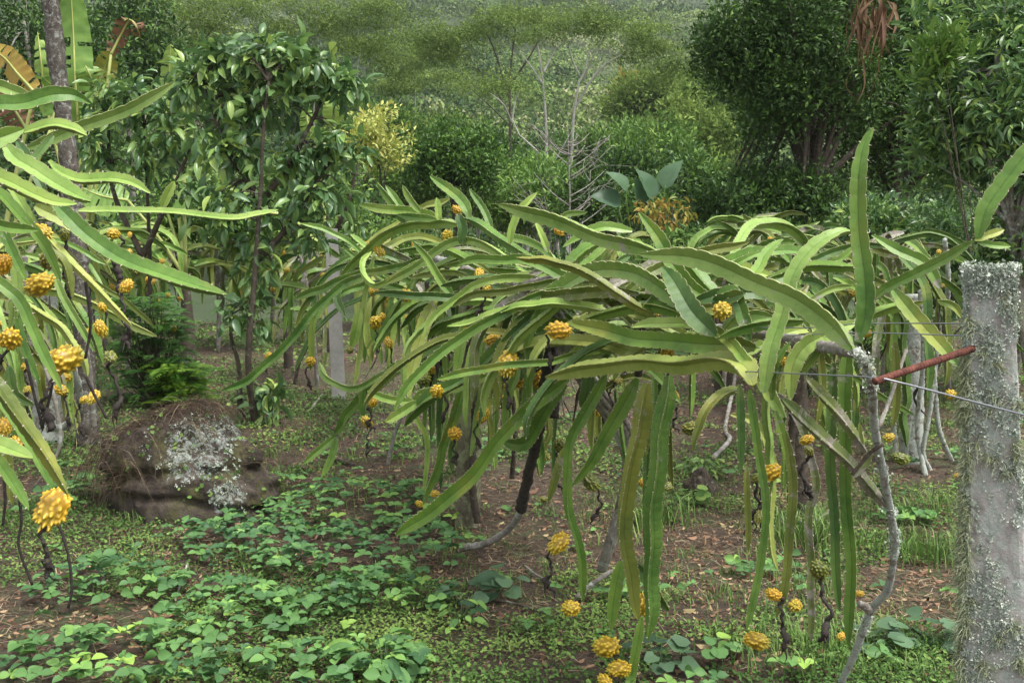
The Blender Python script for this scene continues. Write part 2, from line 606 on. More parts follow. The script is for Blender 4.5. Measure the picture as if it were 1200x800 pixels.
def fruit(root, px, py, size, D=None, col='y', tail=True, rot=None):
    d = D if D else min(max(row(px), 2.2), 7.2) - 0.12
    if py > 262:
        d = min(d, 0.93 * F * H / (py - 262))
    p = at(px, py, d)
    s = size * d / F * rng.uniform(0.86, 1.06)
    o = link('fruit', random.choice(FR[col]), root, p - O(root))
    if rot is None:
        rot = (rng.uniform(1.1, 2.9), rng.uniform(-0.5, 0.5), rng.uniform(0, 6.28))
    o.rotation_euler = rot
    o.scale = [s * rng.uniform(0.98, 1.15)] * 2 + [s * 1.0]
    if tail:
        R = Matrix.Rotation(0, 3, 'X') @ o.rotation_euler.to_matrix()
        tl = bpy.data.objects.new('withered_flower', random.choice(TAILS)); C.collection.objects.link(tl)
        tl.parent = o
        tl.location = (0, 0, 0.50) if (R @ Vector((0, 0, 1))).z < 0 else (0, 0, -0.5)
        tl.rotation_euler = R.inverted().to_euler()
        L = rng.uniform(0.12, 0.2) / s
        tl.scale = (0.2 / s, 0.2 / s, L)
    return o


# keep-out zones (photo pixels) where the picture shows open ground or background
KEEP = [(150, 470, 400, 800), (400, 640, 640, 800), (1046, 560, 1110, 800), (380, 0, 985, 232), (320, 450, 380, 800), (780, 560, 860, 800)]


def free(P, extra=()):
    for p in P:
        if p[1] < 1.7:
            return False
        x, y = proj(p)
        for (a, b, c, d) in list(KEEP) + list(extra):
            if a < x < c and b < y < d:
                return False
    return True


def arch(base, az, el, L, g, n=10, sag=0.0):
    P = [np.array(base, float)]
    ds = L / n
    for i in range(n):
        el = max(el - g * ds, -1.5)
        az += rng.normal() * 0.13; el += rng.normal() * 0.12
        P.append(P[-1] + ds * np.array([math.cos(az) * math.cos(el), math.sin(az) * math.cos(el), math.sin(el)]))
        if P[-1][2] < 0.06:
            break
    return P


def fill(root, n, line, zr, az0, spread, Lr=(0.5, 1.5), wr=(0.05, 0.08), mats=('stem_mid',), near=False, extra=(), elr=(-0.25, 0.8), gr=(0.6, 3.0), nd=0, back=None, fr=0.2):
    """procedural stems growing from a wire between line[0] and line[1]"""
    k = 0; tries = 0
    a, b = np.array(line[0]), np.array(line[1])
    while k < n and tries < n * 30:
        tries += 1
        u = rng.uniform()
        base = a * (1 - u) + b * u + rng.normal(size=3) * 0.05
        base[2] = rng.uniform(*zr)
        side = rng.choice([0, PI])
        if k < nd:
            P = arch(base, az0 + side + rng.normal() * spread, rng.uniform(-0.6, 0.2), rng.uniform(0.5, 1.15), 5.5)
        else:
            P = arch(base, az0 + side + rng.normal() * spread, rng.uniform(*elr), rng.uniform(*Lr), rng.uniform(*gr))
        if back is not None and min(q_[1] + 0.351 ** -1 * 0 - base[1] for q_ in P) < -back:
            continue
        if len(P) < 5 or not free(P, extra):
            continue
        stem(root, P, 0.92 * rng.uniform(*wr), random.choice(mats) if rng.uniform() > 0.10 else 'stem_old', near=near)
        if rng.uniform() < fr and P[-1][2] > 0.25:
            q0 = P[rng.integers(len(P) // 2, len(P))] + [0, -0.03, -0.04]
            fruit(root, *proj(q0), rng.uniform(0.065, 0.09) * F / q0[1], q0[1], random.choice('yyyyog'), tail=bool(rng.uniform() < 0.6))
        k += 1
    for i in range(int(n * 0.16)):
        u = rng.uniform(); p0 = a * (1 - u) + b * u + rng.normal(size=3) * [0.25, 0.15, 0.03]; p0[2] = rng.uniform(0.95, 1.35)
        L = rng.uniform(0.25, 0.8)
        Q = [p0, p0 + [rng.normal() * 0.05 * L, 0, -L * 0.35], p0 + [rng.normal() * 0.10 * L, 0, -L * 0.7], p0 + [rng.normal() * 0.12 * L, 0, -L]]
        if not free(Q, extra):
            continue
        G = Geo(); rr_ = rng.uniform(0.005, 0.013); tube(G, Q, [rr_ * 0.6, rr_, rr_ * 0.8, rr_ * 0.2], 7, max(10, int(L / 0.03)), rough=0.2, lump=0.3)
        G.build('withered_stem', [M[rng.choice(['black', 'bark_dark', 'bark_grey'])]], root)


# ------------------------------------------------------------------ leaves
def T_leaf(wd=0.42, fold=0.10, droop=0.15):
    v = np.array([(0, 0, 0), (wd / 2, 0.42, fold), (0, 1, -droop), (-wd / 2, 0.42, fold), (0, 0.45, 0)])
    f = np.array([(0, 1, 4), (1, 2, 4), (2, 3, 4), (3, 0, 4)])
    return v, f


def T_rich(wd=0.4, droop=0.35, fold=0.08, rows=5, peak=0.4, wavy=0.0):
    v = []; f = []
    for i in range(rows + 1):
        u = i / rows
        hw = wd / 2 * (math.sin(PI * min(u / (2 * peak), 0.5)) if u < peak else math.cos(PI / 2 * ((u - peak) / (1 - peak)) ** 1.3))
        y = u * (1 - 0.12 * droop * u); z = -droop * u * u
        wv = wavy * (1 if i % 2 else -1)
        v += [(-hw, y, z + fold * hw / wd * 2 + wv), (0, y, z), (hw, y, z + fold * hw / wd * 2 + wv)]
    for i in range(rows):
        a = i * 3
        f += [(a, a + 1, a + 4, a + 3), (a + 1, a + 2, a + 5, a + 4)]
    return np.array(v), np.array(f)


def T_round(k=8, lobed=0.0, fold=0.06):
    v = [(0, 0.45, 0)]
    for i in range(k):
        a = 2 * PI * i / k - PI / 2
        r = 0.5 * (1 + lobed * math.cos(3 * (a - PI / 2)))
        x, y = r * math.cos(a) * 0.9, 0.45 + r * math.sin(a) * 1.05
        if abs(a + PI / 2) < 0.01:
            y += 0.08
        v.append((x, y, fold * abs(x) * 4 - 0.05 * y))
    f = [(0, i + 1, (i + 1) % k + 1) for i in range(k)]
    return np.array(v), np.array(f)


def place(G, tmpl, pos, ax, nr, size, rnd, mi=0):
    """pos, ax (leaf direction), nr (leaf normal): (n,3); size (n,)"""
    v, f = tmpl
    n = len(pos)
    if n == 0:
        return
    ax = ax / (np.linalg.norm(ax, axis=1)[:, None] + 1e-9)
    x = np.cross(ax, nr); x /= np.linalg.norm(x, axis=1)[:, None] + 1e-9
    z = np.cross(x, ax)
    V = pos[:, None, :] + size[:, None, None] * (v[None, :, 0, None] * x[:, None] + v[None, :, 1, None] * ax[:, None] + v[None, :, 2, None] * z[:, None])
    Fc = (f[None] + (np.arange(n) * len(v))[:, None, None]).reshape(-1, f.shape[1])
    G.add(V.reshape(-1, 3), [Fc], mi, np.repeat(rnd, len(v)))


def rdir(n):
    d = rng.normal(size=(n, 3))
    return d / np.linalg.norm(d, axis=1)[:, None]


def crown_leaves(G, cents, rad, per, lsize, tmpl, up=0.5, droop=0.0, out_from=None, vary=0.35, flat=1.0, rot_rnd=1.0, lightmix=0.35):
    """clusters of leaves round cents"""
    cents = np.asarray(cents)
    n = len(cents)
    crnd = rng.uniform(0, 1, n)
    c = np.repeat(cents, per, 0)
    d = rdir(n * per)
    d[:, 2] *= flat
    rr = rad * rng.uniform(0.15, 1, (n * per, 1)) ** 0.6
    pos = c + d * rr
    ax = d * 0.8 + rdir(n * per) * 0.6 * rot_rnd
    ax[:, 2] += up * 0.4 - droop
    nr = rdir(n * per) * 0.55 + d * 0.25
    nr[:, 2] += 0.55 + up * 0.4
    sz = lsize * rng.uniform(1 - vary, 1 + vary, n * per)
    rnd = np.clip(np.repeat(crnd, per) * (1 - lightmix) + rng.uniform(0, 1, n * per) * lightmix, 0, 1)
    place(G, tmpl, pos, ax, nr, sz, rnd)


def lump_points(cen, rad, n, lumps=9, shell=0.55, lrad=0.45):
    """points spread through a lumpy ellipsoid volume"""
    cen = np.array(cen); rad = np.array(rad)
    lc = rdir(lumps) * rng.uniform(0.35, 0.75, (lumps, 1))
    lc[:, 2] = np.abs(lc[:, 2]) * 0.9 - 0.25
    lr = rng.uniform(0.7, 1.15, lumps) * lrad
    k = rng.integers(0, lumps, n)
    d = rdir(n)
    r = (shell + (1 - shell) * rng.uniform(0, 1, n))[:, None]
    p = lc[k] + d * r * lr[k][:, None]
    return cen + p * rad


def limbs(G, base, cents, r0, nl=10, top=None, mi=0):
    """trunk and limbs from base into the crown"""
    base = np.array(base, float)
    top = np.array(top if top is not None else cents.mean(0))
    mid = base * 0.5 + top * 0.5 + rng.normal(size=3) * 0.04 * np.linalg.norm(top - base)
    tube(G, [base, mid, top], [r0, r0 * 0.75, r0 * 0.4], 8, 14, mi, 0.05)
    ids = rng.choice(len(cents), min(nl, len(cents)), replace=False)
    for i in ids:
        u = rng.uniform(0.35, 1.0)
        s = base * (1 - u) + top * u if u > 0.5 else base * (1 - u) + mid * u
        s = (1 - u) ** 2 * base + 2 * u * (1 - u) * mid + u * u * top
        e = cents[i]
        m_ = s * 0.5 + e * 0.5 + np.array([0, 0, 0.06 * np.linalg.norm(e - s)])
        tube(G, [s, m_, e], [r0 * 0.4, r0 * 0.22, r0 * 0.07], 6, 9, mi)


LM = {}
LM['dark'] = leaf_mat('leaf_dark', [(0, (0.026, 0.062, 0.018)), (0.55, (0.065, 0.135, 0.032)), (0.85, (0.14, 0.26, 0.05)), (1, (0.24, 0.40, 0.06))], 0.4, 0.22, 0.3)
LM['orange'] = leaf_mat('leaf_orange_tree', [(0, (0.04, 0.09, 0.022)), (0.55, (0.095, 0.195, 0.04)), (0.85, (0.17, 0.32, 0.05)), (1, (0.30, 0.48, 0.07))], 0.4, 0.25, 0.35)
LM['mid'] = leaf_mat('leaf_mid', [(0, (0.06, 0.125, 0.035)), (0.6, (0.15, 0.275, 0.06)), (1, (0.34, 0.48, 0.11))], 0.55, 0.22, 0.2)
LM['coffee'] = leaf_mat('leaf_coffee', [(0, (0.06, 0.14, 0.05)), (0.45, (0.13, 0.25, 0.09)), (0.75, (0.25, 0.40, 0.11)), (1, (0.42, 0.54, 0.13))], 0.33, 0.25, 0.6)
LM['bright'] = leaf_mat('leaf_bright', [(0, (0.07, 0.15, 0.03)), (0.6, (0.14, 0.26, 0.05)), (1, (0.28, 0.42, 0.09))], 0.32, 0.25, 0.55)
LM['yellow'] = leaf_mat('leaf_yellow', [(0, (0.13, 0.21, 0.05)), (0.3, (0.28, 0.37, 0.08)), (0.55, (0.60, 0.62, 0.17)), (1, (0.72, 0.70, 0.28))], 0.4)
LM['albizia'] = leaf_mat('leaf_albizia', [(0, (0.08, 0.14, 0.035)), (0.6, (0.19, 0.28, 0.07)), (1, (0.34, 0.44, 0.12))], 0.7, 0.3, 0.12)
LM['far'] = leaf_mat('leaf_far_forest', [(0, (0.04, 0.085, 0.03)), (0.45, (0.13, 0.215, 0.065)), (0.85, (0.27, 0.36, 0.11)), (1, (0.42, 0.42, 0.26))], 0.8, 0.1, 0.1, 0.02)
LM['banana'] = leaf_mat('leaf_banana', [(0, (0.09, 0.20, 0.035)), (0.6, (0.19, 0.34, 0.07)), (1, (0.34, 0.48, 0.11))], 0.35, 0.3)
LM['dead'] = leaf_mat('leaf_dead', [(0, (0.07, 0.035, 0.018)), (0.6, (0.19, 0.095, 0.05)), (1, (0.34, 0.22, 0.12))], 0.7, 0.1)
LM['amber'] = leaf_mat('leaf_amber', [(0, (0.16, 0.22, 0.04)), (0.45, (0.40, 0.33, 0.06)), (0.8, (0.46, 0.26, 0.07)), (1, (0.36, 0.16, 0.07))], 0.5)
LM['fern'] = leaf_mat('leaf_fern', [(0, (0.05, 0.14, 0.04)), (0.5, (0.12, 0.29, 0.04)), (1, (0.30, 0.50, 0.05))], 0.45)
LM['weed'] = leaf_mat('leaf_weed', [(0, (0.055, 0.12, 0.028)), (0.5, (0.125, 0.235, 0.058)), (1, (0.26, 0.38, 0.10))], 0.6, 0.15, 0.15)
LM['bean'] = leaf_mat('leaf_bean', [(0, (0.06, 0.145, 0.06)), (0.6, (0.14, 0.29, 0.085)), (0.85, (0.22, 0.40, 0.10)), (1, (0.33, 0.52, 0.10))], 0.5, 0.15, 0.28)
LM['taro'] = leaf_mat('leaf_taro', [(0, (0.055, 0.115, 0.06)), (1, (0.13, 0.23, 0.12))], 0.4)
LM['litter'] = leaf_mat('litter', [(0, (0.07, 0.038, 0.025)), (0.5, (0.17, 0.09, 0.055)), (0.85, (0.36, 0.21, 0.13)), (1, (0.5, 0.42, 0.22))], 0.75, 0)
LM['straw'] = leaf_mat('straw', [(0, (0.13, 0.08, 0.045)), (0.6, (0.28, 0.19, 0.11)), (1, (0.52, 0.43, 0.28))], 0.8, 0)
LM['lichen_flake'] = leaf_mat('lichen_flakes', [(0, (0.17, 0.22, 0.17)), (0.5, (0.42, 0.48, 0.41)), (1, (0.72, 0.76, 0.69))], 0.85, 0, 0.2, 60)
LM['thatch'] = leaf_mat('dead_roots', [(0, (0.05, 0.032, 0.022)), (0.7, (0.13, 0.085, 0.055)), (1, (0.36, 0.27, 0.18))], 0.85, 0)
LM['grass'] = leaf_mat('grass_blade', [(0, (0.07, 0.15, 0.03)), (0.6, (0.15, 0.27, 0.06)), (1, (0.28, 0.38, 0.12))], 0.5, 0.15)

# ------------------------------------------------------------------ ground, hills
m, t, b, out = nodes_of('ground_soil')
geo = t.nodes.new('ShaderNodeNewGeometry').outputs['Position']
n1 = noise(t, 0.9, 5, 0.6, geo)
n2 = noise(t, 38, 8, 0.85, geo, 0.6)
soil = ramp(t, n2, [(0.30, (0.022, 0.015, 0.010)), (0.47, (0.075, 0.050, 0.033)), (0.58, (0.15, 0.105, 0.07)), (0.70, (0.34, 0.27, 0.19))])
n3 = noise(t, 70, 6, 0.7, geo, 0.4)
green = ramp(t, n3, [(0.3, (0.035, 0.06, 0.018)), (0.6, (0.11, 0.17, 0.05)), (0.8, (0.22, 0.28, 0.1))])
gm = mix(t, 0.5, n1, noise(t, 9, 5, 0.7, geo))
near_c = mix(t, ramp(t, gm, [(0.50, (0, 0, 0)), (0.60, (0.7, 0.7, 0.7))]), soil, green)
sep = t.nodes.new('ShaderNodeSeparateXYZ'); t.links.new(geo, sep.inputs[0])
mr = t.nodes.new('ShaderNodeMapRange'); mr.inputs[1].default_value = 14; mr.inputs[2].default_value = 30
t.links.new(sep.outputs['Y'], mr.inputs[0])
hill = ramp(t, noise(t, 0.02, 8, 0.7, geo), [(0.35, (0.03, 0.05, 0.018)), (0.55, (0.06, 0.09, 0.03)), (0.7, (0.13, 0.15, 0.06))])
c = mix(t, mr.outputs[0], near_c, hill)
t.links.new(c, b.inputs['Base Color']); b.inputs['Roughness'].default_value = 0.95
bump(t, b, n2, 1.0, 0.03)
M['ground'] = m

ys = np.concatenate([np.arange(-20, 22, 0.25), np.arange(22, 60, 1.5), np.geomspace(60, 1500, 110)])
xs = np.concatenate([-np.geomspace(1400, 12, 60), np.arange(-11.8, 12, 0.25), np.geomspace(12, 1400, 60)])
X, Y = np.meshgrid(xs, ys)
Z = gh(X, Y)
nx, ny = len(xs), len(ys)
idx = np.arange(nx * ny).reshape(ny, nx)
q = np.stack([idx[:-1, :-1], idx[:-1, 1:], idx[1:, 1:], idx[1:, :-1]], -1).reshape(-1, 4)
go = link('ground', make_mesh('ground', np.stack([X, Y, Z], -1).reshape(-1, 3), [q], [M['ground']]))
go['kind'] = 'structure'

# far forest on the hillside: one mass
G = Geo()
TF = (np.array([(-0.5, 0, 0), (0.5, 0, 0.1), (0.1, 0.9, -0.1)]), np.array([(0, 1, 2)]))
TL = T_leaf(0.5)
cnt = 0
yy = 62.0
meadow = [(at(745, 3, 640)[0], 640, 26), (at(560, 25, 430)[0], 430, 14)]
while yy < 950:
    sp_ = 3.4 + yy * 0.015
    half = yy * 0.56 + 10
    x_ = -half
    while x_ < half:
        xx = x_ + rng.uniform(-1, 1) * sp_ * 0.4; y2 = yy + rng.uniform(-1, 1) * sp_ * 0.4
        x_ += sp_
        if any((xx - a) ** 2 + ((y2 - b_) * 0.35) ** 2 < r * r for a, b_, r in meadow):
            continue
        z0 = float(gh(xx, y2))
        R = sp_ * rng.uniform(0.45, 0.95)
        hgt = rng.uniform(0.35, 1.25) * (5 + 2.0 * fbm(xx, y2, 0.03, 9) * 3)
        hgt = max(hgt, 2.0) * 1.25
        px_, _ = proj((xx, y2, z0))
        if px_ < -60 or px_ > 1260:
            continue
        nl = 330 if y2 < 130 else (230 if y2 < 260 else 130)
        ls = (0.26 + y2 * 0.0016) * rng.uniform(0.8, 1.2)
        d = rdir(nl); d[:, 2] = np.abs(d[:, 2]) * 1.0 - 0.15
        lum = 1 + 0.30 * np.sin(d[:, 0] * 5 + cnt) * np.sin(d[:, 1] * 5 + cnt * 2) + 0.1 * rng.normal(size=nl)
        pos = np.array([xx, y2, z0 + hgt * 0.55]) + d * lum[:, None] * np.array([R, R, hgt * 0.5])
        base_r = np.clip(0.40 + 0.9 * fbm(xx, y2, 0.02, 4) + 0.30 * rng.normal(), 0.02, 0.9)
        rnd = np.clip(base_r + 0.12 * rng.normal(size=nl), 0, 1)
        nr = d + 0.6 * rdir(nl)
        place(G, TF, pos, rdir(nl) + np.array([0, 0, 0.2]), nr, np.full(nl, ls), rnd)
        cnt += 1
    yy += sp_ * 0.85
o = G.build('hillside_forest', [LM['far']], smooth=False)
o['kind'] = 'stuff'; o['label'] = 'dense green forest covering the hillside far behind the orchard'; o['category'] = 'forest'
print('far trees', cnt)


# ------------------------------------------------------------------ trees and shrubs
def tree(name, label, cat, px, py, D, rad, ncl, per, ls, mat, tmpl, bark='bark_dark', r0=0.08, crad=0.28, nl=12, lumps=10,
         group=None, up=0.5, droop=0.0, base_px=None, shell=0.5, lrad=0.45, extra_pts=None, lightmix=0.35, vary=0.35, flat=1.0):
    c = at(px, py, D)
    bx = at(base_px if base_px is not None else px, py, D)[0]
    base = np.array([bx, c[1], float(gh(bx, c[1]))])
    root = thing(name, base, label, cat, group)
    pts = lump_points(c, rad, ncl, lumps, shell, lrad)
    pts = pts[pts[:, 2] > gh(pts[:, 0], pts[:, 1]) + 0.05]
    if extra_pts is not None:
        pts = np.vstack([pts, extra_pts])
    G = Geo(); limbs(G, base - [0, 0, 0.05], pts, r0, nl, top=c + np.array([0, 0, rad[2] * 0.2]))
    G.build('trunk', [M[bark]], root)
    G = Geo(); crown_leaves(G, pts, crad, per, ls, tmpl, up=up, droop=droop, lightmix=lightmix, vary=vary, flat=flat)
    G.build('crown', [LM[mat]], root, smooth=False)
    return root


TD = T_leaf(0.45, 0.12, 0.1)
TN = T_leaf(0.30, 0.08, 0.2)

# flat topped feathery trees in the valley: traced limbs, layered crowns
def umbrella(label, D, limbs_px, crown_px, bark, n, group='feathery flat topped trees in the valley', ls=0.34):
    b0 = limbs_px[0][0][0]
    p0 = at(*b0, D)
    root = thing('umbrella_tree', (p0[0], p0[1], float(gh(p0[0], p0[1]))), label, 'tree', group)
    G = Geo()
    for pts, w0 in limbs_px:
        P = [at(x, y, D) for x, y in pts]
        if pts[0] == b0:
            P[0] = O(root) - [0, 0, 0.1]
        P = np.array(P) + 0.0
        P[1:, 1] += rng.uniform(-1, 1) * 0.6
        r = 0.45 * w0 * D / F
        tube(G, P, [r, r * 0.8, r * 0.35], 6, 14)
    G.build('trunk', [M[bark]], root)
    pts = []
    for (x, y, rx, rz) in crown_px:
        c = at(x, y - 4, D)
        k = int(n * rx / 60)
        d = rdir(k); rr = rng.uniform(0, 1, (k, 1)) ** 0.5
        e = d * rr * np.array([rx * D / F, rx * D / F * 0.8, 0.75 * rz * D / F])
        e[:, 2] = e[:, 2] * 0.6 + (0.35 * (1 - (e[:, 0] ** 2) / (rx * D / F) ** 2) - 0.15) * rz * D / F
        pts.append(c + e)
    pts = np.vstack(pts)
    G = Geo()
    pts = pts[rng.uniform(size=len(pts)) < 0.62]; pts = pts + rng.normal(size=pts.shape) * [0.3, 0.3, 0.25]
    crown_leaves(G, pts, 0.55, 46, 0.15 * D / 44, T_leaf(0.32, 0.05, 0.25), up=0.0, flat=0.42, droop=0.1, lightmix=0.5)
    G.build('crown', [LM['albizia']], root, smooth=False)


umbrella('feathery flat topped tree with dark forked limbs left of the white trunked tree', 46,
         [([(597, 250), (598, 170), (598, 90), (606, 20)], 5), ([(598, 120), (580, 60), (566, 30)], 3), ([(598, 100), (622, 65), (635, 40)], 3), ([(598, 135), (570, 90), (545, 75)], 2.5), ([(600, 150), (560, 110), (520, 80)], 2)],
         [(560, 42, 62, 16), (612, 28, 55, 14), (520, 66, 45, 14), (500, 48, 40, 14)], 'bark_dark', 120)
umbrella('feathery tree with straight white trunk forking below its crown', 43,
         [([(640, 250), (641, 180), (638, 110), (631, 52)], 6), ([(637, 85), (648, 62), (655, 50)], 3), ([(637, 100), (620, 75), (608, 60)], 2.5), ([(641, 205), (672, 150), (672, 150)], 2)],
         [(645, 40, 50, 14), (690, 28, 40, 12)], 'bark_white', 100)
umbrella('feathery tree with pale trunk leaning right over the valley', 44,
         [([(662, 250), (672, 130), (682, 95), (690, 60)], 6), ([(672, 130), (700, 85), (740, 58)], 4), ([(680, 90), (672, 70), (665, 45)], 2.5), ([(683, 95), (698, 60), (706, 45)], 2.5)],
         [(730, 40, 62, 16), (765, 62, 42, 14), (790, 84, 26, 10)], 'bark_white', 120)
umbrella('feathery tree with curved white trunk bending left above the bare shrub', 34,
         [([(668, 250), (640, 200), (612, 165), (600, 140)], 4.5), ([(600, 145), (590, 125), (575, 112)], 3), ([(600, 142), (604, 118), (612, 100)], 2.5)],
         [(588, 106, 32, 9), (552, 104, 30, 9)], 'bark_white', 80)
umbrella('wide feathery tree at the top left behind the bananas', 38,
         [([(213, 250), (212, 140), (212, 60), (225, 10)], 3), ([(212, 60), (195, 20), (180, 5)], 2), ([(213, 80), (240, 45), (262, 20)], 2)],
         [(200, 15, 60, 22), (240, 40, 55, 22), (160, 35, 40, 25), (270, 8, 50, 16), (190, 65, 35, 18), (225, 85, 45, 25)], 'bark_dark', 110)
umbrella('feathery tree with thin grey leader above the tall coffee shrub', 40,
         [([(366, 250), (367, 120), (368, 50), (372, 5)], 3.5), ([(368, 42), (350, 30), (340, 12)], 1.8), ([(368, 45), (385, 32), (402, 20)], 1.8)],
         [(350, 12, 55, 16), (395, 30, 50, 16), (420, 55, 45, 18), (330, 40, 45, 18), (450, 20, 50, 16)], 'bark_grey', 100)
umbrella('brown tinged flat topped tree on the slope behind the yellow bush', 52,
         [([(422, 250), (421, 130), (420, 85), (425, 55)], 4), ([(420, 90), (440, 70), (455, 62)], 2), ([(420, 95), (405, 75), (395, 65)], 2)],
         [(425, 62, 48, 14), (465, 85, 40, 14), (490, 70, 35, 14)], 'bark_grey', 90)
umbrella('low feathery tree with a bare white pole trunk in mid slope', 60,
         [([(487, 250), (487, 160), (487, 100), (488, 65)], 3.5), ([(487, 110), (500, 90), (510, 80)], 1.8)],
         [(480, 105, 40, 18), (520, 100, 40, 16), (450, 110, 35, 16)], 'bark_white', 80)

VAL = 'rounded trees filling the valley behind the orchard'
val = [  # px, py, D, rx, rz, mat, label
    (365, 120, 62, 3.2, 2.6, 'mid', 'mid green round tree behind the coffee crown'),
    (285, 120, 60, 3.0, 2.8, 'albizia', 'olive round tree between the bananas and the coffee crown'),
    (440, 155, 52, 2.4, 2.4, 'mid', 'green tree crown just above the yellow bush'),
    (520, 172, 54, 3.6, 2.2, 'albizia', 'olive tree crown above the dark orange tree'),
    (560, 182, 52, 2.6, 1.9, 'dark', 'dark tree crown under the forked feathery tree'),
    (612, 208, 30, 1.7, 1.0, 'mid', 'green tree crown left of the bare shrub'),
    (700, 180, 50, 2.4, 1.5, 'mid', 'pale green domed tree crown right of the bare shrub tip'),
    (745, 172, 50, 2.6, 1.5, 'bright', 'bright green crown right of the leaning pale trunk'),
    (735, 205, 26, 1.1, 1.0, 'dark', 'dark green leafy tree just right of the bare shrub'),
    (770, 120, 60, 3.6, 2.4, 'albizia', 'olive tree crown on the slope beside the dark tree'),
    (748, 108, 66, 1.2, 0.8, 'amber', 'small rusty orange leaved tree on the slope'),
    (800, 165, 40, 2.8, 2.2, 'albizia', 'feathery olive crown touching the dark tree at its left'),
    (770, 185, 32, 1.9, 1.8, 'mid', 'green shrubby crown above the large leaved plant'),
    (830, 120, 75, 4.5, 3.0, 'mid', 'distant green crown left of the dark tree top'),
    (640, 235, 22, 1.6, 1.0, 'mid', 'green bush around the foot of the bare shrub'),
    (600, 235, 24, 1.8, 1.3, 'mid', 'low green bush behind the centre of the cactus row'),
    (820, 235, 24, 2.0, 1.6, 'dark', 'dark bush under the left edge of the dark tree'),
    (720, 240, 20, 1.4, 1.0, 'dark', 'dark bush behind the large leaved plant'),
    (440, 225, 22, 1.6, 1.5, 'mid', 'green bush below the yellow leaved bush'),
    (30, 60, 26, 3.0, 3.6, 'dark', 'dark dense tree in the top left corner'),
    (130, 60, 30, 2.6, 3.0, 'dark', 'dark tree behind the dead banana leaf'),
    (60, 190, 18, 1.8, 2.0, 'dark', 'dark thicket behind the lichen covered trunk'),
]
for (px, py, D, rx, rz, mt, lb) in val:
    ls = 0.0052 * D + 0.03
    k = int(260 * (rx * rz) ** 0.5 / 2)
    tree('valley_tree', lb, 'tree', px, py, D, (rx, rx, rz), k, 26, ls, mt, TD, r0=0.10, crad=0.10 + 0.012 * D, nl=10, lumps=12, group=VAL, shell=0.35,
         bark='bark_grey', lrad=0.42)

tree('orange_tree', 'dense dark green tree with glossy leaves behind the yellow bush', 'tree', 533, 190, 21, (1.25, 1.1, 1.35), 420, 30, 0.105, 'orange', TD,
     r0=0.09, crad=0.20, lumps=16, lightmix=0.6)
tree('yellow_bush', 'bush of pale yellow and lime leaves behind the tall coffee shrub', 'bush', 438, 165, 17, (0.75, 0.65, 1.2), 150, 18, 0.10, 'yellow', TD,
     r0=0.03, crad=0.16, lumps=22, lightmix=0.5, shell=0.2, lrad=0.36)
# big dark tree on the right
dk = tree('dark_tree', 'large dark dense tree right of centre with dead fronds hanging in it', 'tree', 955, 50, 14.5, (1.75, 1.5, 3.2), 1500, 30, 0.078, 'dark', TD,
     r0=0.16, crad=0.22, nl=60, lumps=26, base_px=975, lightmix=0.55, lrad=0.36, shell=0.35,
     extra_pts=np.vstack([lump_points(at(900, 235, 14.2), (1.4, 1.0, 0.85), 420, 14, 0.3, 0.42), lump_points(at(860, 60, 14.5), (0.8, 0.8, 1.2), 200, 9, 0.3, 0.42)]))
tree('dark_tree', 'dark tree trunk and crown directly behind the tall upright cactus stem', 'tree', 1070, 90, 15.5, (1.9, 1.4, 3.4), 1200, 28, 0.085, 'dark', TD,
     r0=0.13, crad=0.22, nl=40, lumps=18, lightmix=0.5)
# right tree, leaves larger and nearer
c0 = at(1160, 150, 8.6)
tree('glossy_tree', 'glossy long leaved tree reaching in from the right edge', 'tree', 1165, 110, 8.8, (0.95, 0.9, 1.9), 640, 26, 0.098, 'coffee', T_rich(0.30, 0.25, 0.1, 4),
     bark='bark_grey', r0=0.06, crad=0.17, nl=40, lumps=22, base_px=1240, lightmix=0.5, lrad=0.36, shell=0.3)
G0 = [at(px, py, 8.0) for px, py in [(1095, 45), (1110, 50), (1122, 48), (1085, 65), (1105, 70), (1125, 70), (1075, 90), (1092, 88), (1068, 92), (1080, 60), (1135, 60), (1112, 38)]]
tree('lime_sapling', 'cluster of fresh lime leaves on a branch in front of the dark tree', 'tree', 1105, 66, 8.0, (0.18, 0.2, 0.12), 14, 18, 0.105, 'bright', T_rich(0.30, 0.15, 0.1, 4),
     bark='bark_dark', r0=0.007, crad=0.09, nl=6, lumps=5, base_px=1190, extra_pts=np.array(G0), up=1.6)

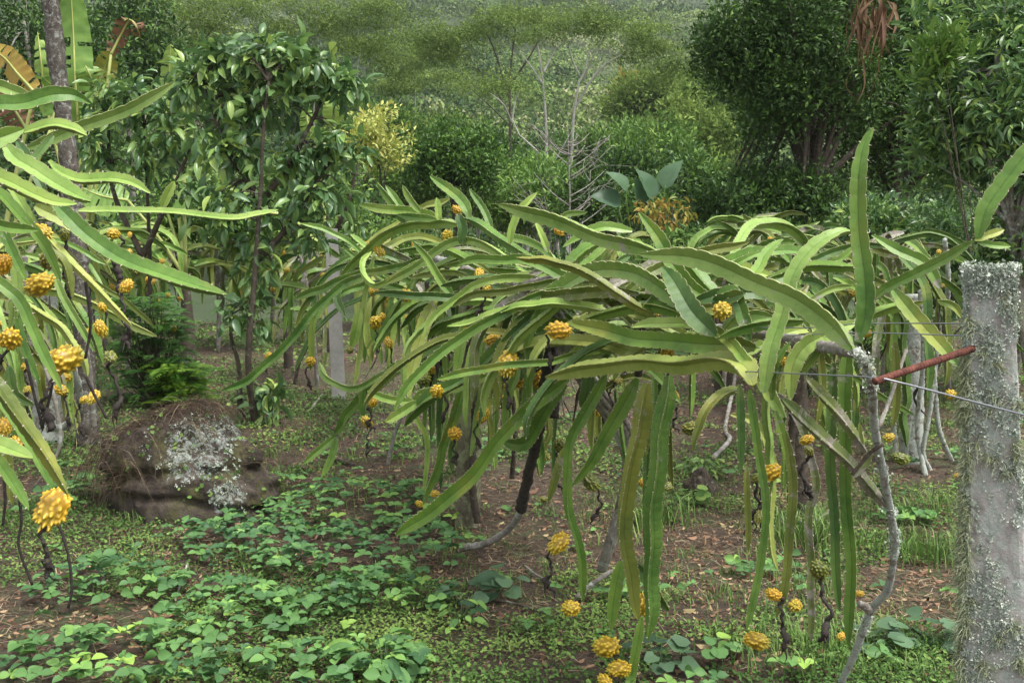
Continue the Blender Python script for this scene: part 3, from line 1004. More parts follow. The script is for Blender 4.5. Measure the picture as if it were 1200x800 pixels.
BK = 'bushes behind the cactus rows'
bk = [  # px,py,D,rx,rz,mat,label,leaf
    (860, 290, 13, 1.0, 0.7, 'dark', 'dark low bush below the dark tree behind the right cactus tops', .07),
    (940, 310, 12, 1.0, 0.9, 'dark', 'dark bush behind the arching light green stem', .07),
    (1040, 290, 10.5, 0.9, 1.0, 'coffee', 'leafy glossy bush just right of the upright cactus stem', .09),
    (1120, 310, 10, 0.9, 0.9, 'coffee', 'leafy glossy bush behind the top of the lichened post', .09),
    (1190, 320, 9, 0.7, 0.9, 'coffee', 'leafy bush at the right edge behind the lichened post', .09),
    (1000, 400, 13, 1.3, 0.5, 'mid', 'low green bush far behind the rusty rod', .07),
    (780, 320, 16, 1.3, 0.8, 'mid', 'green undergrowth behind the middle of the cactus row', .08),
    (690, 330, 17, 1.4, 0.8, 'dark', 'dark undergrowth behind the dead grey cactus wood', .08),
    (600, 320, 18, 1.4, 0.8, 'mid', 'green undergrowth behind the mossy post', .08),
    (520, 300, 17, 1.2, 0.9, 'dark', 'dark undergrowth left of the mossy post', .08),
    (450, 290, 16, 1.0, 0.9, 'mid', 'green undergrowth just right of the pale far post', .08),
    (385, 255, 14, 0.9, 0.9, 'mid', 'light green bush behind the pale far post', .09),
    (250, 250, 13, 1.0, 0.9, 'mid', 'green bush behind the tall coffee shrub stems', .09),
    (160, 300, 15, 1.2, 0.9, 'mid', 'green bush behind the left cactus row', .08),
    (320, 330, 17, 1.3, 0.6, 'mid', 'low green bush at the end of the grassy alley', .08),
    (40, 330, 13, 1.0, 1.0, 'dark', 'dark bush at the left edge behind the cactus tangle', .08),
]
for (px, py, D, rx, rz, mt, lb, ls) in bk:
    tree('bush', lb, 'bush', px, py, D, (rx, rx * 0.8, rz), int(190 * rx), 26, ls, mt, TD, r0=0.03, crad=0.17, nl=12, lumps=12, group=BK, shell=0.2,
         bark='bark_grey', lrad=0.45, lightmix=0.5)

# coffee shrubs: whorls of drooping glossy leaves
def coffee(label, stems_px, cl, D, ls, nleaf, r=0.03, group='coffee shrubs'):
    bx = stems_px[0][0]
    p = at(bx[0], bx[1], D)
    base = np.array([p[0], p[1], float(gh(p[0], p[1]))])
    root = thing('coffee_shrub', base, label, 'shrub', group)
    G = Geo()
    ends = []
    for pts in stems_px:
        P = np.array([at(x, y, D) for x, y in pts])
        P[0, 2] = max(P[0, 2], base[2] - 0.05) if pts is not stems_px[0] else base[2] - 0.05
        P[1:, 1] += rng.uniform(-0.2, 0.2)
        tube(G, P, [r, r * 0.7, r * 0.35], 7, 24, rough=0.06)
        ends.append(cat_path(P, 14))
    E = np.vstack(ends)
    pts = []
    for (x, y, rx, ry, n) in cl:
        c = at(x, y, D)
        d = rdir(n) * rng.uniform(0.2, 1, (n, 1)) ** 0.5
        pts.append(c + d * np.array([rx * D / F, min(rx, ry * 1.5) * D / F, ry * D / F]))
    pts = np.vstack(pts)
    for i in range(0, len(pts), 2):
        j = np.linalg.norm(E - pts[i], axis=1).argmin()
        e = E[j]
        tube(G, [e, (e + pts[i]) / 2 + [0, 0, 0.05], pts[i]], [r * 0.3, r * 0.2, r * 0.1], 5, 7)
    G.build('trunk', [M['bark_dark']], root)
    G = Geo()
    pts = pts[rng.uniform(size=len(pts)) < 0.72]
    crown_leaves(G, pts, 0.10, nleaf, ls * 0.92, T_rich(0.36, 0.40, 0.12, 5, 0.45, 0.014), up=0.2, droop=0.28, lightmix=0.7, vary=0.45)
    G.build('crown', [LM['coffee']], root, smooth=True)
    return root


coffee('tall coffee shrub with a flat crown of drooping dark leaves left of the pale post',
       [[(300, 510), (298, 420), (305, 330), (312, 230), (316, 150), (322, 100)], [(282, 500), (278, 430), (270, 400), (268, 370)], [(312, 230), (345, 180), (380, 110)], [(312, 240), (270, 180), (240, 95)], [(308, 300), (350, 250), (380, 200)]],
       [(300, 66, 66, 17, 56), (235, 92, 36, 16, 26), (355, 82, 46, 18, 34), (400, 100, 20, 16, 16), (300, 118, 62, 20, 34), (325, 185, 80, 18, 34), (395, 165, 30, 26, 18), (375, 225, 50, 18, 22), (290, 250, 50, 22, 16), (265, 160, 40, 22, 20), (300, 300, 45, 28, 16), (255, 235, 40, 30, 16), (350, 275, 30, 20, 10), (285, 372, 30, 18, 18), (310, 465, 26, 18, 14), (295, 210, 30, 40, 10)], 8.3, 0.135, 9)
coffee('dark coffee shrub between the lichened trunk and the tall coffee shrub',
       [[(165, 480), (168, 350), (165, 220), (160, 120)], [(168, 300), (210, 220), (240, 150)], [(166, 300), (130, 220), (125, 140)]],
       [(140, 125, 40, 28, 26), (190, 120, 50, 26, 30), (150, 175, 50, 35, 26), (220, 165, 45, 35, 26), (240, 220, 40, 30, 18), (130, 110, 26, 12, 10), (110, 160, 22, 30, 12)], 9.6, 0.14, 9)
coffee('small coffee shrub behind the end of the left cactus row',
       [[(390, 330), (388, 280), (385, 230)], [(388, 280), (410, 240), (420, 200)]],
       [(370, 190, 40, 30, 18), (410, 210, 35, 30, 16), (340, 220, 35, 30, 14), (400, 250, 30, 20, 8)], 10.5, 0.13, 8)


# lichen covered trunk
root = thing('lichened_tree', at(105, 520, 7.4) * [1, 1, 0], 'straight tree trunk crusted with grey lichen at the top left', 'tree')
G = Geo(); tube(G, [O(root) - [0, 0, 0.1], at(92, 300, 7.4), at(80, 180, 7.4), at(66, 60, 7.4), at(55, -60, 7.4), at(50, -200, 7.4)], [0.075, 0.066, 0.060, 0.058, 0.056, 0.05], 20, 130, rough=0.11, lump=0.12)
G.build('trunk', [M['bark_tree']], root)
G = Geo(); pts = lump_points(at(40, -330, 7.4), (1.1, 1.1, 0.6), 100, 8)
crown_leaves(G, pts, 0.2, 24, 0.09, TD); G.build('crown', [LM['dark']], root, smooth=False)
G = Geo(); limbs(G, at(50, -200, 7.4), pts, 0.05, 12); G.build('branch', [M['bark_lichen']], root)


# banana plants
def blade(G, P, wd, mi=0, rip=0.0, fold=0.25, side=None, a=0.5, n=34, amp=0.0):
    """leaf blade with a midrib, slightly V shaped, with torn edges"""
    Q = cat_path(np.array(P), n)
    T_, _, _ = frames(Q, np.array([0, -1, 0.2]))
    sd_ = np.array(side) if side is not None else np.array([1, 0, 0])
    u = np.linspace(0, 1, n)
    hw = wd / 2 * np.sin(PI * np.clip(u * 0.93 + 0.07, 0, 1)) ** 0.5 * (1 - 0.1 * u)
    S = sd_ - T_ * (T_ @ sd_)[:, None]; S /= np.linalg.norm(S, axis=1)[:, None]
    U = np.cross(T_, S)
    for sg in (-1, 1):
        cols = 5
        V = []; 
        tear = np.cumsum(rng.uniform(size=n) < rip)
        jit = rng.uniform(-1, 1, tear[-1] + 2)[tear] * amp
        for k in range(cols + 1):
            v = k / cols
            wv = 0.012 * np.sin(u * 60 + k) * v
            V.append(Q + (sg * hw * v)[:, None] * S + (hw * v * fold + jit * v * hw + wv)[:, None] * U)
        V = np.stack(V, 1)
        i = np.arange(n - 1)[:, None] * (cols + 1); j = np.arange(cols)[None]
        qf = np.stack([i + j, i + j + 1, i + cols + 2 + j, i + cols + 1 + j], -1)
        keep = np.ones((n - 1, cols), bool)
        br = np.where(np.diff(tear) > 0)[0]
        keep[br, 1:] = False
        G.add(V.reshape(-1, 3), [qf[keep]], mi, np.clip(a + 0.2 * np.sin(u * 45)[:, None] * 0.5 + rng.normal(size=(n, 1)) * 0.04, 0, 1).repeat(cols + 1, 1).ravel())
    tube(G, Q, [0.018, 0.012, 0.004], 5, n, mi + 1, a=0.9)


M['rib'] = stem_mat('banana_rib', (0.3, 0.36, 0.1), (0.4, 0.44, 0.16), 0.0)


def banana(label, base_px, D, leaves, h=1.0):
    p = at(base_px, 262, D)
    z0 = float(gh(p[0], p[1]))
    root = thing('banana_plant', (p[0], p[1], z0), label, 'plant', 'banana plants behind the coffee shrubs')
    G = Geo(); top = np.array([p[0], p[1], z0 + h])
    tube(G, [[p[0], p[1], z0 - 0.05], (np.array([p[0], p[1], z0]) + top) / 2, top], [0.10, 0.08, 0.04], 12, 16, a=0.5)
    G.build('pseudostem', [M['bark_dark']], root)
    for (pts, wd, rip, mt, side, a) in leaves:
        P = [top] + [at(x, y, D + 0.12 * k * 0 + rng.uniform(-0.1, 0.1)) for k, (x, y) in enumerate(pts)]
        G = Geo()
        tube(G, [P[0], (P[0] + P[1]) / 2 + [0, 0, 0.05], P[1]], [0.03, 0.022, 0.016], 6, 10, 1, a=0.9)
        blade(G, P[1:], wd, 0, rip, 0.22, side, a, amp=0.25)
        G.build('dead_leaf' if mt == 'dead' else 'leaf', [LM[mt], M['rib']], root)
    return root


banana('tall banana plant with an upright ribbed leaf behind the lichened trunk', 98, 12,
       [([(92, 150), (88, 90), (86, 40), (82, -30)], 0.42, 0.18, 'banana', (1, 0.1, 0), 0.55),
        ([(60, 150), (52, 110), (48, 70), (44, 38)], 0.22, 0.25, 'banana', (1, 0, 0), 0.8),
        ([(108, 150), (112, 110), (104, 85), (96, 70)], 0.4, 0.3, 'banana', (1, 0.3, 0), 0.7),
        ([(108, 118), (122, 82), (130, 60)], 0.32, 0.2, 'amber', (1, 0.1, 0), 0.2),
        ([(130, 64), (142, 40), (152, 24), (160, 32), (165, 45)], 0.26, 0.45, 'dead', (0.6, 0.8, 0), 0.6)])
banana('banana plant with a withered brown and yellow leaf at the left edge', -10, 11,
       [([(40, 108), (22, 88), (5, 68), (-15, 55)], 0.34, 0.2, 'amber', (0.3, 0, 1), 0.6),
        ([(30, 150), (10, 120), (-10, 112)], 0.36, 0.25, 'dead', (0.2, 0, 1), 0.5), ([(60, 150), (66, 110), (50, 90)], 0.3, 0.2, 'banana', (1, 0, 0), 0.4)])
banana('young banana plant whose pale leaves show above the dark coffee shrub', 215, 12,
       [([(196, 130), (198, 95), (200, 52)], 0.26, 0.1, 'banana', (1, 0, 0), 0.85),
        ([(215, 110), (235, 100), (250, 105)], 0.35, 0.35, 'banana', (0, 0.3, 1), 0.8),
        ([(190, 230), (225, 232), (262, 218)], 0.3, 0.3, 'banana', (0, 0.5, 1), 0.5),
        ([(150, 235), (120, 230), (95, 220)], 0.5, 0.2, 'banana', (0, 0.5, 1), 0.6)])
banana('banana plant with one flat lime leaf right of the coffee crown', 385, 13,
       [([(388, 150), (392, 125), (396, 98)], 0.3, 0.03, 'banana', (1, 0, 0), 1.0), ([(370, 170), (362, 150), (358, 125)], 0.25, 0.3, 'banana', (1, 0, 0), 0.8)], 1.2)

# bare white branched shrub
p = at(668, 262, 14); root = thing('bare_shrub', (p[0], p[1], float(gh(p[0], p[1]))), 'leafless shrub of pale straight twigs in the centre', 'shrub')
G = Geo()
D = 14
tube(G, [O(root), at(668, 260, D), at(667, 200, D), at(665, 142, D)], [0.022, 0.016, 0.012, 0.006], 6, 20)
for k in range(22):
    y0 = rng.uniform(165, 285); x0 = 667 + rng.uniform(-2, 2)
    sg = rng.choice([-1, 1]); Lx = rng.uniform(14, 62) * (0.5 + (y0 - 150) / 150)
    e = at(x0 + sg * Lx, y0 - Lx * rng.uniform(0.65, 1.1), D + rng.uniform(-0.7, 0.7)); s_ = at(x0, y0, D)
    mid_ = (s_ + e) / 2 + [0, 0, -0.04]
    tube(G, [s_, mid_, e], [0.010, 0.007, 0.004], 5, 8)
    for j in range(2):
        q0 = s_ * 0.45 + e * 0.55; tube(G, [q0, q0 + (e - s_) * 0.2 + rng.normal(size=3) * 0.1, q0 + (e - s_) * 0.3 + rng.normal(size=3) * 0.2], [0.006, 0.005, 0.003], 4, 5)
G.build('branches', [M['bark_grey']], root)

# large leaved plant
p = at(755, 262, 12.5); root = thing('elephant_ear', (p[0], p[1], 0), 'plant with four very large grey green leaves behind the cactus row', 'plant')
TH_ = T_rich(0.78, 0.25, 0.14, 8, 0.28, 0.008)
for (x, y, ang, s_, tlt, a_) in [(728, 240, 2.7, 0.40, 0.15, 0.2), (735, 225, 2.2, 0.36, 0.3, 0.7), (765, 235, 1.9, 0.44, 0.1, 0.4), (778, 222, 1.2, 0.42, 0.2, 0.9), (752, 240, 1.7, 0.34, 0.5, 0.6)]:
    G = Geo()
    c = at(x, y, 12.5)
    ax = np.array([[math.cos(ang), -0.2, math.sin(ang)]]); nr = np.array([[0.6 * math.cos(ang * 3), -0.7, 0.6 + tlt]])
    place(G, TH_, np.array([c]), ax, nr, np.array([s_]), np.array([a_]))
    tube(G, [O(root), (O(root) + c) / 2 + [0, 0, 0.1], c + ax[0] * 0.05], [0.02, 0.014, 0.008], 6, 10, 1)
    G.build('leaf', [LM['taro'], M['stem_mid']], root)
tree('amber_bush', 'bush with yellow and rusty drooping leaves right of the large leaved plant', 'bush', 788, 250, 11.5, (0.50, 0.35, 0.30), 22, 9, 0.085, 'amber', T_rich(0.36, 0.4, 0.1, 4), r0=0.015, crad=0.10, lumps=9, droop=0.7)
tree('green_sapling', 'small leafy sapling under the rusty leaved bush', 'plant', 800, 285, 11, (0.35, 0.3, 0.35), 26, 14, 0.10, 'mid', T_rich(0.36, 0.3, 0.1, 4), r0=0.015, crad=0.10, lumps=7)

# dead fronds hanging in the dark tree
p = at(1015, 60, 12.6)
root = thing('dead_fronds', p, 'bundle of dry orange brown fronds hanging in the dark tree', 'dead leaves')
G = Geo()
for k in range(46):
    x0, y0 = rng.choice([(1012, -8), (1025, -5), (1010, 20), (1033, 5), (1018, 60)], p=[.25, .25, .15, .25, .1])
    s_ = at(x0 + rng.normal() * 5, y0 + rng.normal() * 6, 12.6 + rng.uniform(-0.1, 0.1))
    e = s_ + np.array([rng.normal() * 0.10 - 0.02, rng.normal() * 0.08, -rng.uniform(0.3, 0.75)])
    mid_ = (s_ + e) / 2 + rng.normal(size=3) * 0.07
    Q = cat_path([s_, mid_, e], 10)
    sd_ = rdir(1)[0]; sd_[2] = 0
    wv = 0.022 * np.sin(np.linspace(0.15, PI, 10))[:, None]
    V = np.stack([Q - sd_ * wv, Q + [0, 0.01, 0], Q + sd_ * wv], 1).reshape(-1, 3)
    i = np.arange(9)[:, None] * 3; j = np.arange(2)[None]
    G.add(V, [np.stack([i + j, i + j + 1, i + j + 4, i + j + 3], -1).reshape(-1, 4)], 0, rng.uniform(0.2, 1))
G.build('fronds', [LM['dead']], root)

# ferny shrub beside the boulder
root = thing('feathery_shrub', ground_at(185, 475), 'feathery bright green shrub growing behind the boulder', 'shrub')
G = Geo(); GB = Geo()
Df = O(root)[1]
for k in range(640):
    if rng.uniform() < 0.4:
        c = at(rng.uniform(190, 238), rng.uniform(425, 478), Df + rng.uniform(-0.35, 0.25)); a_ = rng.uniform(0.45, 1.0)
    else:
        c = at(rng.uniform(135, 215), rng.uniform(345, 465), Df + rng.uniform(-0.2, 0.4)); a_ = rng.uniform(0.1, 0.5)
    if k % 4 == 0:
        tube(GB, [O(root), (O(root) + c) / 2 + rng.normal(size=3) * 0.03, c], [0.007, 0.005, 0.002], 4, 8)
    az = rng.uniform(0, 2 * PI); L = rng.uniform(0.13, 0.24)
    d_ = np.array([math.cos(az), math.sin(az), rng.uniform(-0.15, 0.45)]); d_ /= np.linalg.norm(d_)
    n_ = 11
    tt_ = np.linspace(0.08, 1, n_)[:, None]
    pos = c + d_ * L * tt_ + np.array([0, 0, -0.06]) * tt_ ** 2
    sd_ = np.cross(d_, [0, 0, 1]); sd_ /= np.linalg.norm(sd_)
    for sg in (-1, 1):
        ax = np.tile(d_ * 0.45 + sg * sd_, (n_, 1)) + rng.normal(size=(n_, 3)) * 0.08
        place(G, T_leaf(0.36, 0.05, 0.1), pos, ax, np.tile([0, -0.25, 1], (n_, 1)) + rng.normal(size=(n_, 3)) * 0.15, 0.074 * np.sin(0.5 + 2.4 * tt_.ravel()) * L / 0.2, np.full(n_, a_))
GB.build('branches', [M['bark_dark']], root); G.build('foliage', [LM['fern']], root, smooth=False)
#PART2
# ------------------------------------------------------------------ boulder
root = thing('boulder', ground_at(196, 612) + [0, 0.35, 0], 'low layered boulder with white lichen and dead grass on it', 'boulder')
m, t, b, out = nodes_of('boulder_rock')
co = objco(t)
n1 = noise(t, 7, 7, 0.7, co, 0.3)
rock = ramp(t, n1, [(0.3, (0.022, 0.018, 0.014)), (0.5, (0.075, 0.058, 0.044)), (0.7, (0.18, 0.15, 0.12))])
moss = ramp(t, noise(t, 5, 5, 0.7, co), [(0.5, (0, 0, 0)), (0.62, (1, 1, 1))])
rock = mix(t, moss, rock, mix(t, noise(t, 40, 4, 0.7, co), (0.05, 0.06, 0.02), (0.16, 0.14, 0.06)))
sep = t.nodes.new('ShaderNodeSeparateXYZ'); t.links.new(co, sep.inputs[0])


def blob(cx, cz, r):
    cb = t.nodes.new('ShaderNodeCombineXYZ'); t.links.new(sep.outputs[0], cb.inputs[0]); t.links.new(sep.outputs[2], cb.inputs[2])
    vm = t.nodes.new('ShaderNodeVectorMath'); vm.operation = 'DISTANCE'; t.links.new(cb.outputs[0], vm.inputs[0]); vm.inputs[1].default_value = (cx, 0, cz)
    d = t.nodes.new('ShaderNodeMapRange'); d.inputs[1].default_value = r; d.inputs[2].default_value = r * 0.3; t.links.new(vm.outputs['Value'], d.inputs[0])
    return d.outputs[0]


l1, l2 = blob(0.14, 0.38, 0.28), blob(0.33, 0.12, 0.15)
mx = t.nodes.new('ShaderNodeMath'); mx.operation = 'MAXIMUM'; t.links.new(l1, mx.inputs[0]); t.links.new(l2, mx.inputs[1])
ad = t.nodes.new('ShaderNodeMath'); ad.operation = 'MULTIPLY'; t.links.new(mx.outputs[0], ad.inputs[0]); t.links.new(noise(t, 13, 8, 0.8, co, 1.0), ad.inputs[1])
lm = ramp(t, ad.outputs[0], [(0.30, (0, 0, 0)), (0.36, (1, 1, 1))])
lm = mix(t, 1.0, lm, ramp(t, noise(t, 30, 6, 0.8, co, 0.6), [(0.49, (0, 0, 0)), (0.53, (1, 1, 1))]), 'MULTIPLY')
rock = mix(t, lm, rock, mix(t, noise(t, 55, 4, 0.7, co), (0.16, 0.18, 0.155), (0.55, 0.60, 0.55)))
t.links.new(rock, b.inputs['Base Color']); b.inputs['Roughness'].default_value = 0.95
bump(t, b, noise(t, 22, 8, 0.75, co, 0.5), 1.0, 0.03)
M['rock'] = m
nu, nv_ = 110, 70
th = np.linspace(0, 2 * PI, nu, endpoint=False); ph = np.linspace(0.02, PI * 0.62, nv_)
TH, PH = np.meshgrid(th, ph)
x = np.sin(PH) * np.cos(TH); y = np.sin(PH) * np.sin(TH); z = np.cos(PH)
rad = 1 + 0.16 * fbm(x * 2 + 3, y * 2 + z * 1.7, 1.0, 21, 4) + 0.10 * fbm(x * 5, z * 5 + y, 1.5, 22)
X = np.sign(x) * np.abs(x) ** 0.85 * 0.52 * rad; Yb = y * 0.42 * rad; Zb = np.sign(z) * np.abs(z) ** 0.9 * 0.56 * rad
zz = np.clip(Zb, -0.1, 1)
ledge = 0.09 * np.exp(-((zz - 0.27 - 0.06 * X) / 0.028) ** 2) * (0.6 + fbm(X * 4, Yb * 4, 1, 5)) + 0.06 * np.exp(-((zz - 0.13 + 0.05 * X) / 0.02) ** 2)
X = X * (1 - ledge * 1.5); Yb = Yb * (1 - ledge * 2.2)
X = np.where(zz < 0.25, X * 0.92, X) + np.where(zz < 0.25, 0.05, 0)
Zb = Zb - 0.22 * np.clip(X - 0.1, 0, 1) - 0.04 * np.clip(-X, 0, 1)
V = np.stack([X, Yb, Zb], -1).reshape(-1, 3)
i = np.arange(nv_ - 1)[:, None] * nu; j = np.arange(nu)[None]; j2 = (j + 1) % nu
q = np.stack([i + j, i + nu + j, i + nu + j2, i + j2], -1).reshape(-1, 4)
ob = link('rock', make_mesh('rock', V, [q, np.array([list(range(nu))])], [M['rock']]), root)
G = Geo()
bc = [((0.14, 0.38), 0.19, 520), ((0.33, 0.12), 0.10, 120), ((-0.05, 0.42), 0.10, 50), ((0.30, 0.30), 0.08, 50)]
for (cx, cz), rr_, n_ in bc:
    dd_ = np.sqrt((V[:, 0] - cx) ** 2 + (V[:, 2] - cz) ** 2) + (V[:, 1] > 0.05) * 9
    cand = np.where(dd_ < rr_)[0]
    for k in range(n_):
        v = V[rng.choice(cand)] + rng.normal(size=3) * 0.006
        if fbm(v[0] * 14, v[2] * 14, 1, 91) < -0.08:
            continue
        nrm = v / np.array([0.54, 0.42, 0.5]) ** 2; nrm /= np.linalg.norm(nrm)
        kk = 5
        place(G, T_round(6, 0.25, 0.2), v + O(root) + nrm * 0.003 + rng.normal(size=(kk, 3)) * 0.004, np.cross(nrm, rdir(kk)), nrm + rdir(kk) * 0.22, rng.uniform(0.004, 0.011, kk), np.clip(rng.uniform(0.0, 0.8) + rng.normal(size=kk) * 0.12, 0, 1))
o = G.build('leafy_lichen', [LM['lichen_flake']], root, smooth=False); o['kind'] = 'stuff'
# dry grass and roots matted over the top
G = Geo()
for k in range(4200):
    i0 = rng.integers(0, len(V)); v = V[i0]
    if v[2] < 0.16 or (v[0] > -0.08 and v[0] < 0.36 and v[2] < 0.47 and rng.uniform() < 0.9) or (v[0] > 0.2 and rng.uniform() < 0.6) or v[1] > 0.25:
        continue
    d = np.array([rng.normal() * 0.9, -0.25 + rng.normal() * 0.3, -0.05 + 0.2 * rng.normal()]); d /= np.linalg.norm(d)
    L = rng.uniform(0.06, 0.22)
    nrm = v / np.array([0.54, 0.42, 0.56]) ** 2; nrm /= np.linalg.norm(nrm)
    p0 = v + nrm * 0.006; p1 = p0 + d * L * 0.5 + nrm * 0.02; p2 = p0 + d * L + [0, 0, -L * (0.8 if v[2] < 0.42 else 0.35)]
    tube(G, np.array([p0, p1, p2]) + O(root), [0.0012, 0.0011, 0.0006], 3, 6, 0, a=rng.uniform() ** 2.2, close=False)
G.build('dead_grass', [LM['thatch']], root)['kind'] = 'stuff'
G = Geo()
for k in range(150):
    i0 = rng.integers(0, len(V)); v = V[i0]
    if v[2] < 0.05 or v[1] > 0.1:
        continue
    p0 = v + O(root)
    place(G, T_round(7), p0 + rng.normal(size=(4, 3)) * 0.02, rdir(4), np.array([[0, -0.5, 1]] * 4) + rng.normal(size=(4, 3)) * 0.3, rng.uniform(0.012, 0.03, 4), rng.uniform(0, 1, 4))
G.build('weeds', [LM['weed']], root, smooth=False)['kind'] = 'stuff'

# ------------------------------------------------------------------ posts, rod, wires
m, t, b, out = nodes_of('post_concrete_lichened')
co = objco(t)
n1 = noise(t, 16, 7, 0.7, co)
conc = ramp(t, n1, [(0.3, (0.22, 0.20, 0.18)), (0.55, (0.44, 0.41, 0.38)), (0.75, (0.62, 0.58, 0.56))])
lg = ramp(t, noise(t, 34, 8, 0.8, co), [(0.47, (0, 0, 0)), (0.52, (1, 1, 1))])
conc = mix(t, lg, conc, mix(t, noise(t, 130, 4, 0.7, co), (0.20, 0.23, 0.19), (0.62, 0.66, 0.60)))
dk_ = ramp(t, noise(t, 9, 6, 0.7, co), [(0.60, (0, 0, 0)), (0.70, (1, 1, 1))])
conc = mix(t, dk_, conc, mix(t, noise(t, 60, 4, 0.7, co), (0.05, 0.055, 0.03), (0.22, 0.23, 0.12)))
orr = ramp(t, noise(t, 7, 4, 0.6, co, 0.3), [(0.70, (0, 0, 0)), (0.74, (0.8, 0.8, 0.8))])
conc = mix(t, orr, conc, (0.42, 0.20, 0.06))
t.links.new(conc, b.inputs['Base Color']); b.inputs['Roughness'].default_value = 0.95
bump(t, b, noise(t, 70, 7, 0.75, co), 0.9, 0.006)
M['post'] = m
m, t, b, out = nodes_of('pale_concrete'); co = objco(t)
t.links.new(ramp(t, noise(t, 9, 7, 0.7, co), [(0.3, (0.30, 0.29, 0.27)), (0.6, (0.46, 0.45, 0.43)), (0.8, (0.30, 0.31, 0.26))]), b.inputs['Base Color']); b.inputs['Roughness'].default_value = 0.9
M['concrete'] = m
LM['beard'] = leaf_mat('beard_lichen_strands', [(0, (0.22, 0.26, 0.13)), (0.5, (0.40, 0.45, 0.27)), (1, (0.58, 0.62, 0.44))], 0.85, 0.1, 0.2, 40)

PD = 2.12
ct, cb_ = at(1160, 322, PD), at(1166, 800, PD)
bz = -0.1
slope = (cb_ - ct) / (cb_[2] - ct[2])
cbot = ct + slope * (bz - ct[2])
root = thing('lichened_post', (cbot[0], cbot[1], 0), 'square concrete post covered in grey and green lichen at the right', 'post')
nn = 90
Vp = []
zs = np.linspace(0, 1, nn)
sidev = []
for k, u in enumerate(zs):
    c = ct * (1 - u) + cbot * u
    hw = (0.0435 + 0.042 * u)
    ring = []
    m_ = 10
    for sdi in range(4):
        a0 = [(-1, -1), (1, -1), (1, 1), (-1, 1)][sdi]; a1 = [(1, -1), (1, 1), (-1, 1), (-1, -1)][sdi]
        for j in range(m_):
            s_ = j / m_
            xx = a0[0] * (1 - s_) + a1[0] * s_; yy_ = a0[1] * (1 - s_) + a1[1] * s_
            rr = 1 - 0.05 * (max(abs(xx), abs(yy_)) > 0.99 and min(abs(xx), abs(yy_)) > 0.95)
            ang = -0.40
            X_ = (xx * math.cos(ang) - yy_ * math.sin(ang)) * hw * rr; Y_ = (xx * math.sin(ang) + yy_ * math.cos(ang)) * hw * rr
            ring.append(c + [X_, Y_, 0] + rng.normal(size=3) * 0.0005)
    Vp.append(ring)
Vp = np.array(Vp); rm = Vp.shape[1]
i = np.arange(nn - 1)[:, None] * rm; j = np.arange(rm)[None]; j2 = (j + 1) % rm
q = np.stack([i + j, i + rm + j, i + rm + j2, i + j2], -1).reshape(-1, 4)
G = Geo(); G.add(Vp.reshape(-1, 3), [q, np.array([list(range(rm))])])
G.build('shaft', [M['post']], root, smooth=False)
# foliose rosettes
G = Geo()
TR_ = T_round(6, 0.25, 0.25)
def on_post(u, s_):
    k = int(np.clip(u * (nn - 1), 0, nn - 1)); jx = int(s_ * rm) % rm; fr_ = (s_ * rm) % 1.0
    p = Vp[k, jx] * (1 - fr_) + Vp[k, (jx + 1) % rm] * fr_; p = p + [0, 0, rng.uniform(-0.5, 0.5) * (Vp[0, 0, 2] - Vp[1, 0, 2])]; c = Vp[k].mean(0); n_ = p - c; n_[2] = 0; n_ = n_ / np.linalg.norm(n_)
    return p, n_
for k in range(5200):
    u = rng.uniform() ** 1.1 if rng.uniform() > 0.25 else abs(rng.normal()) * 0.008
    s_ = rng.uniform(0, 0.27) if rng.uniform() < 0.6 else rng.uniform(0.72, 1.02)
    if fbm(s_ * 9, u * 16, 1, 31) < -0.13 + 0.1 * rng.normal() and u > 0.03:
        continue
    p, n_ = on_post(u, s_)
    kk = 9
    pos = p + rng.normal(size=(kk, 3)) * 0.005 * (1 - np.abs(n_)) + n_ * 0.002 + n_ * rng.uniform(0, 0.003, (kk, 1))
    if u < 0.03:
        pos = pos + np.array([0, 0, 1]) * rng.uniform(-0.004, 0.008, (kk, 1))
    ax = rdir(kk); nr = n_ + rdir(kk) * 0.7
    place(G, TR_, pos, ax, nr, rng.uniform(0.0022, 0.0068, kk), np.clip(rng.uniform(0.3, 1.0) + rng.normal(size=kk) * 0.15, 0, 1))
for k in range(60):      # crust along the top edge
    p, n_ = on_post(0, rng.uniform(0, 1))
    kk = 12
    place(G, TR_, p + rng.normal(size=(kk, 3)) * 0.006 + [0, 0, 0.004], rdir(kk), rdir(kk) + [0, 0, 0.5], rng.uniform(0.005, 0.011, kk), np.clip(0.8 + rng.normal(size=kk) * 0.2, 0, 1))
G.build('leafy_lichen', [LM['lichen_flake']], root, smooth=False)
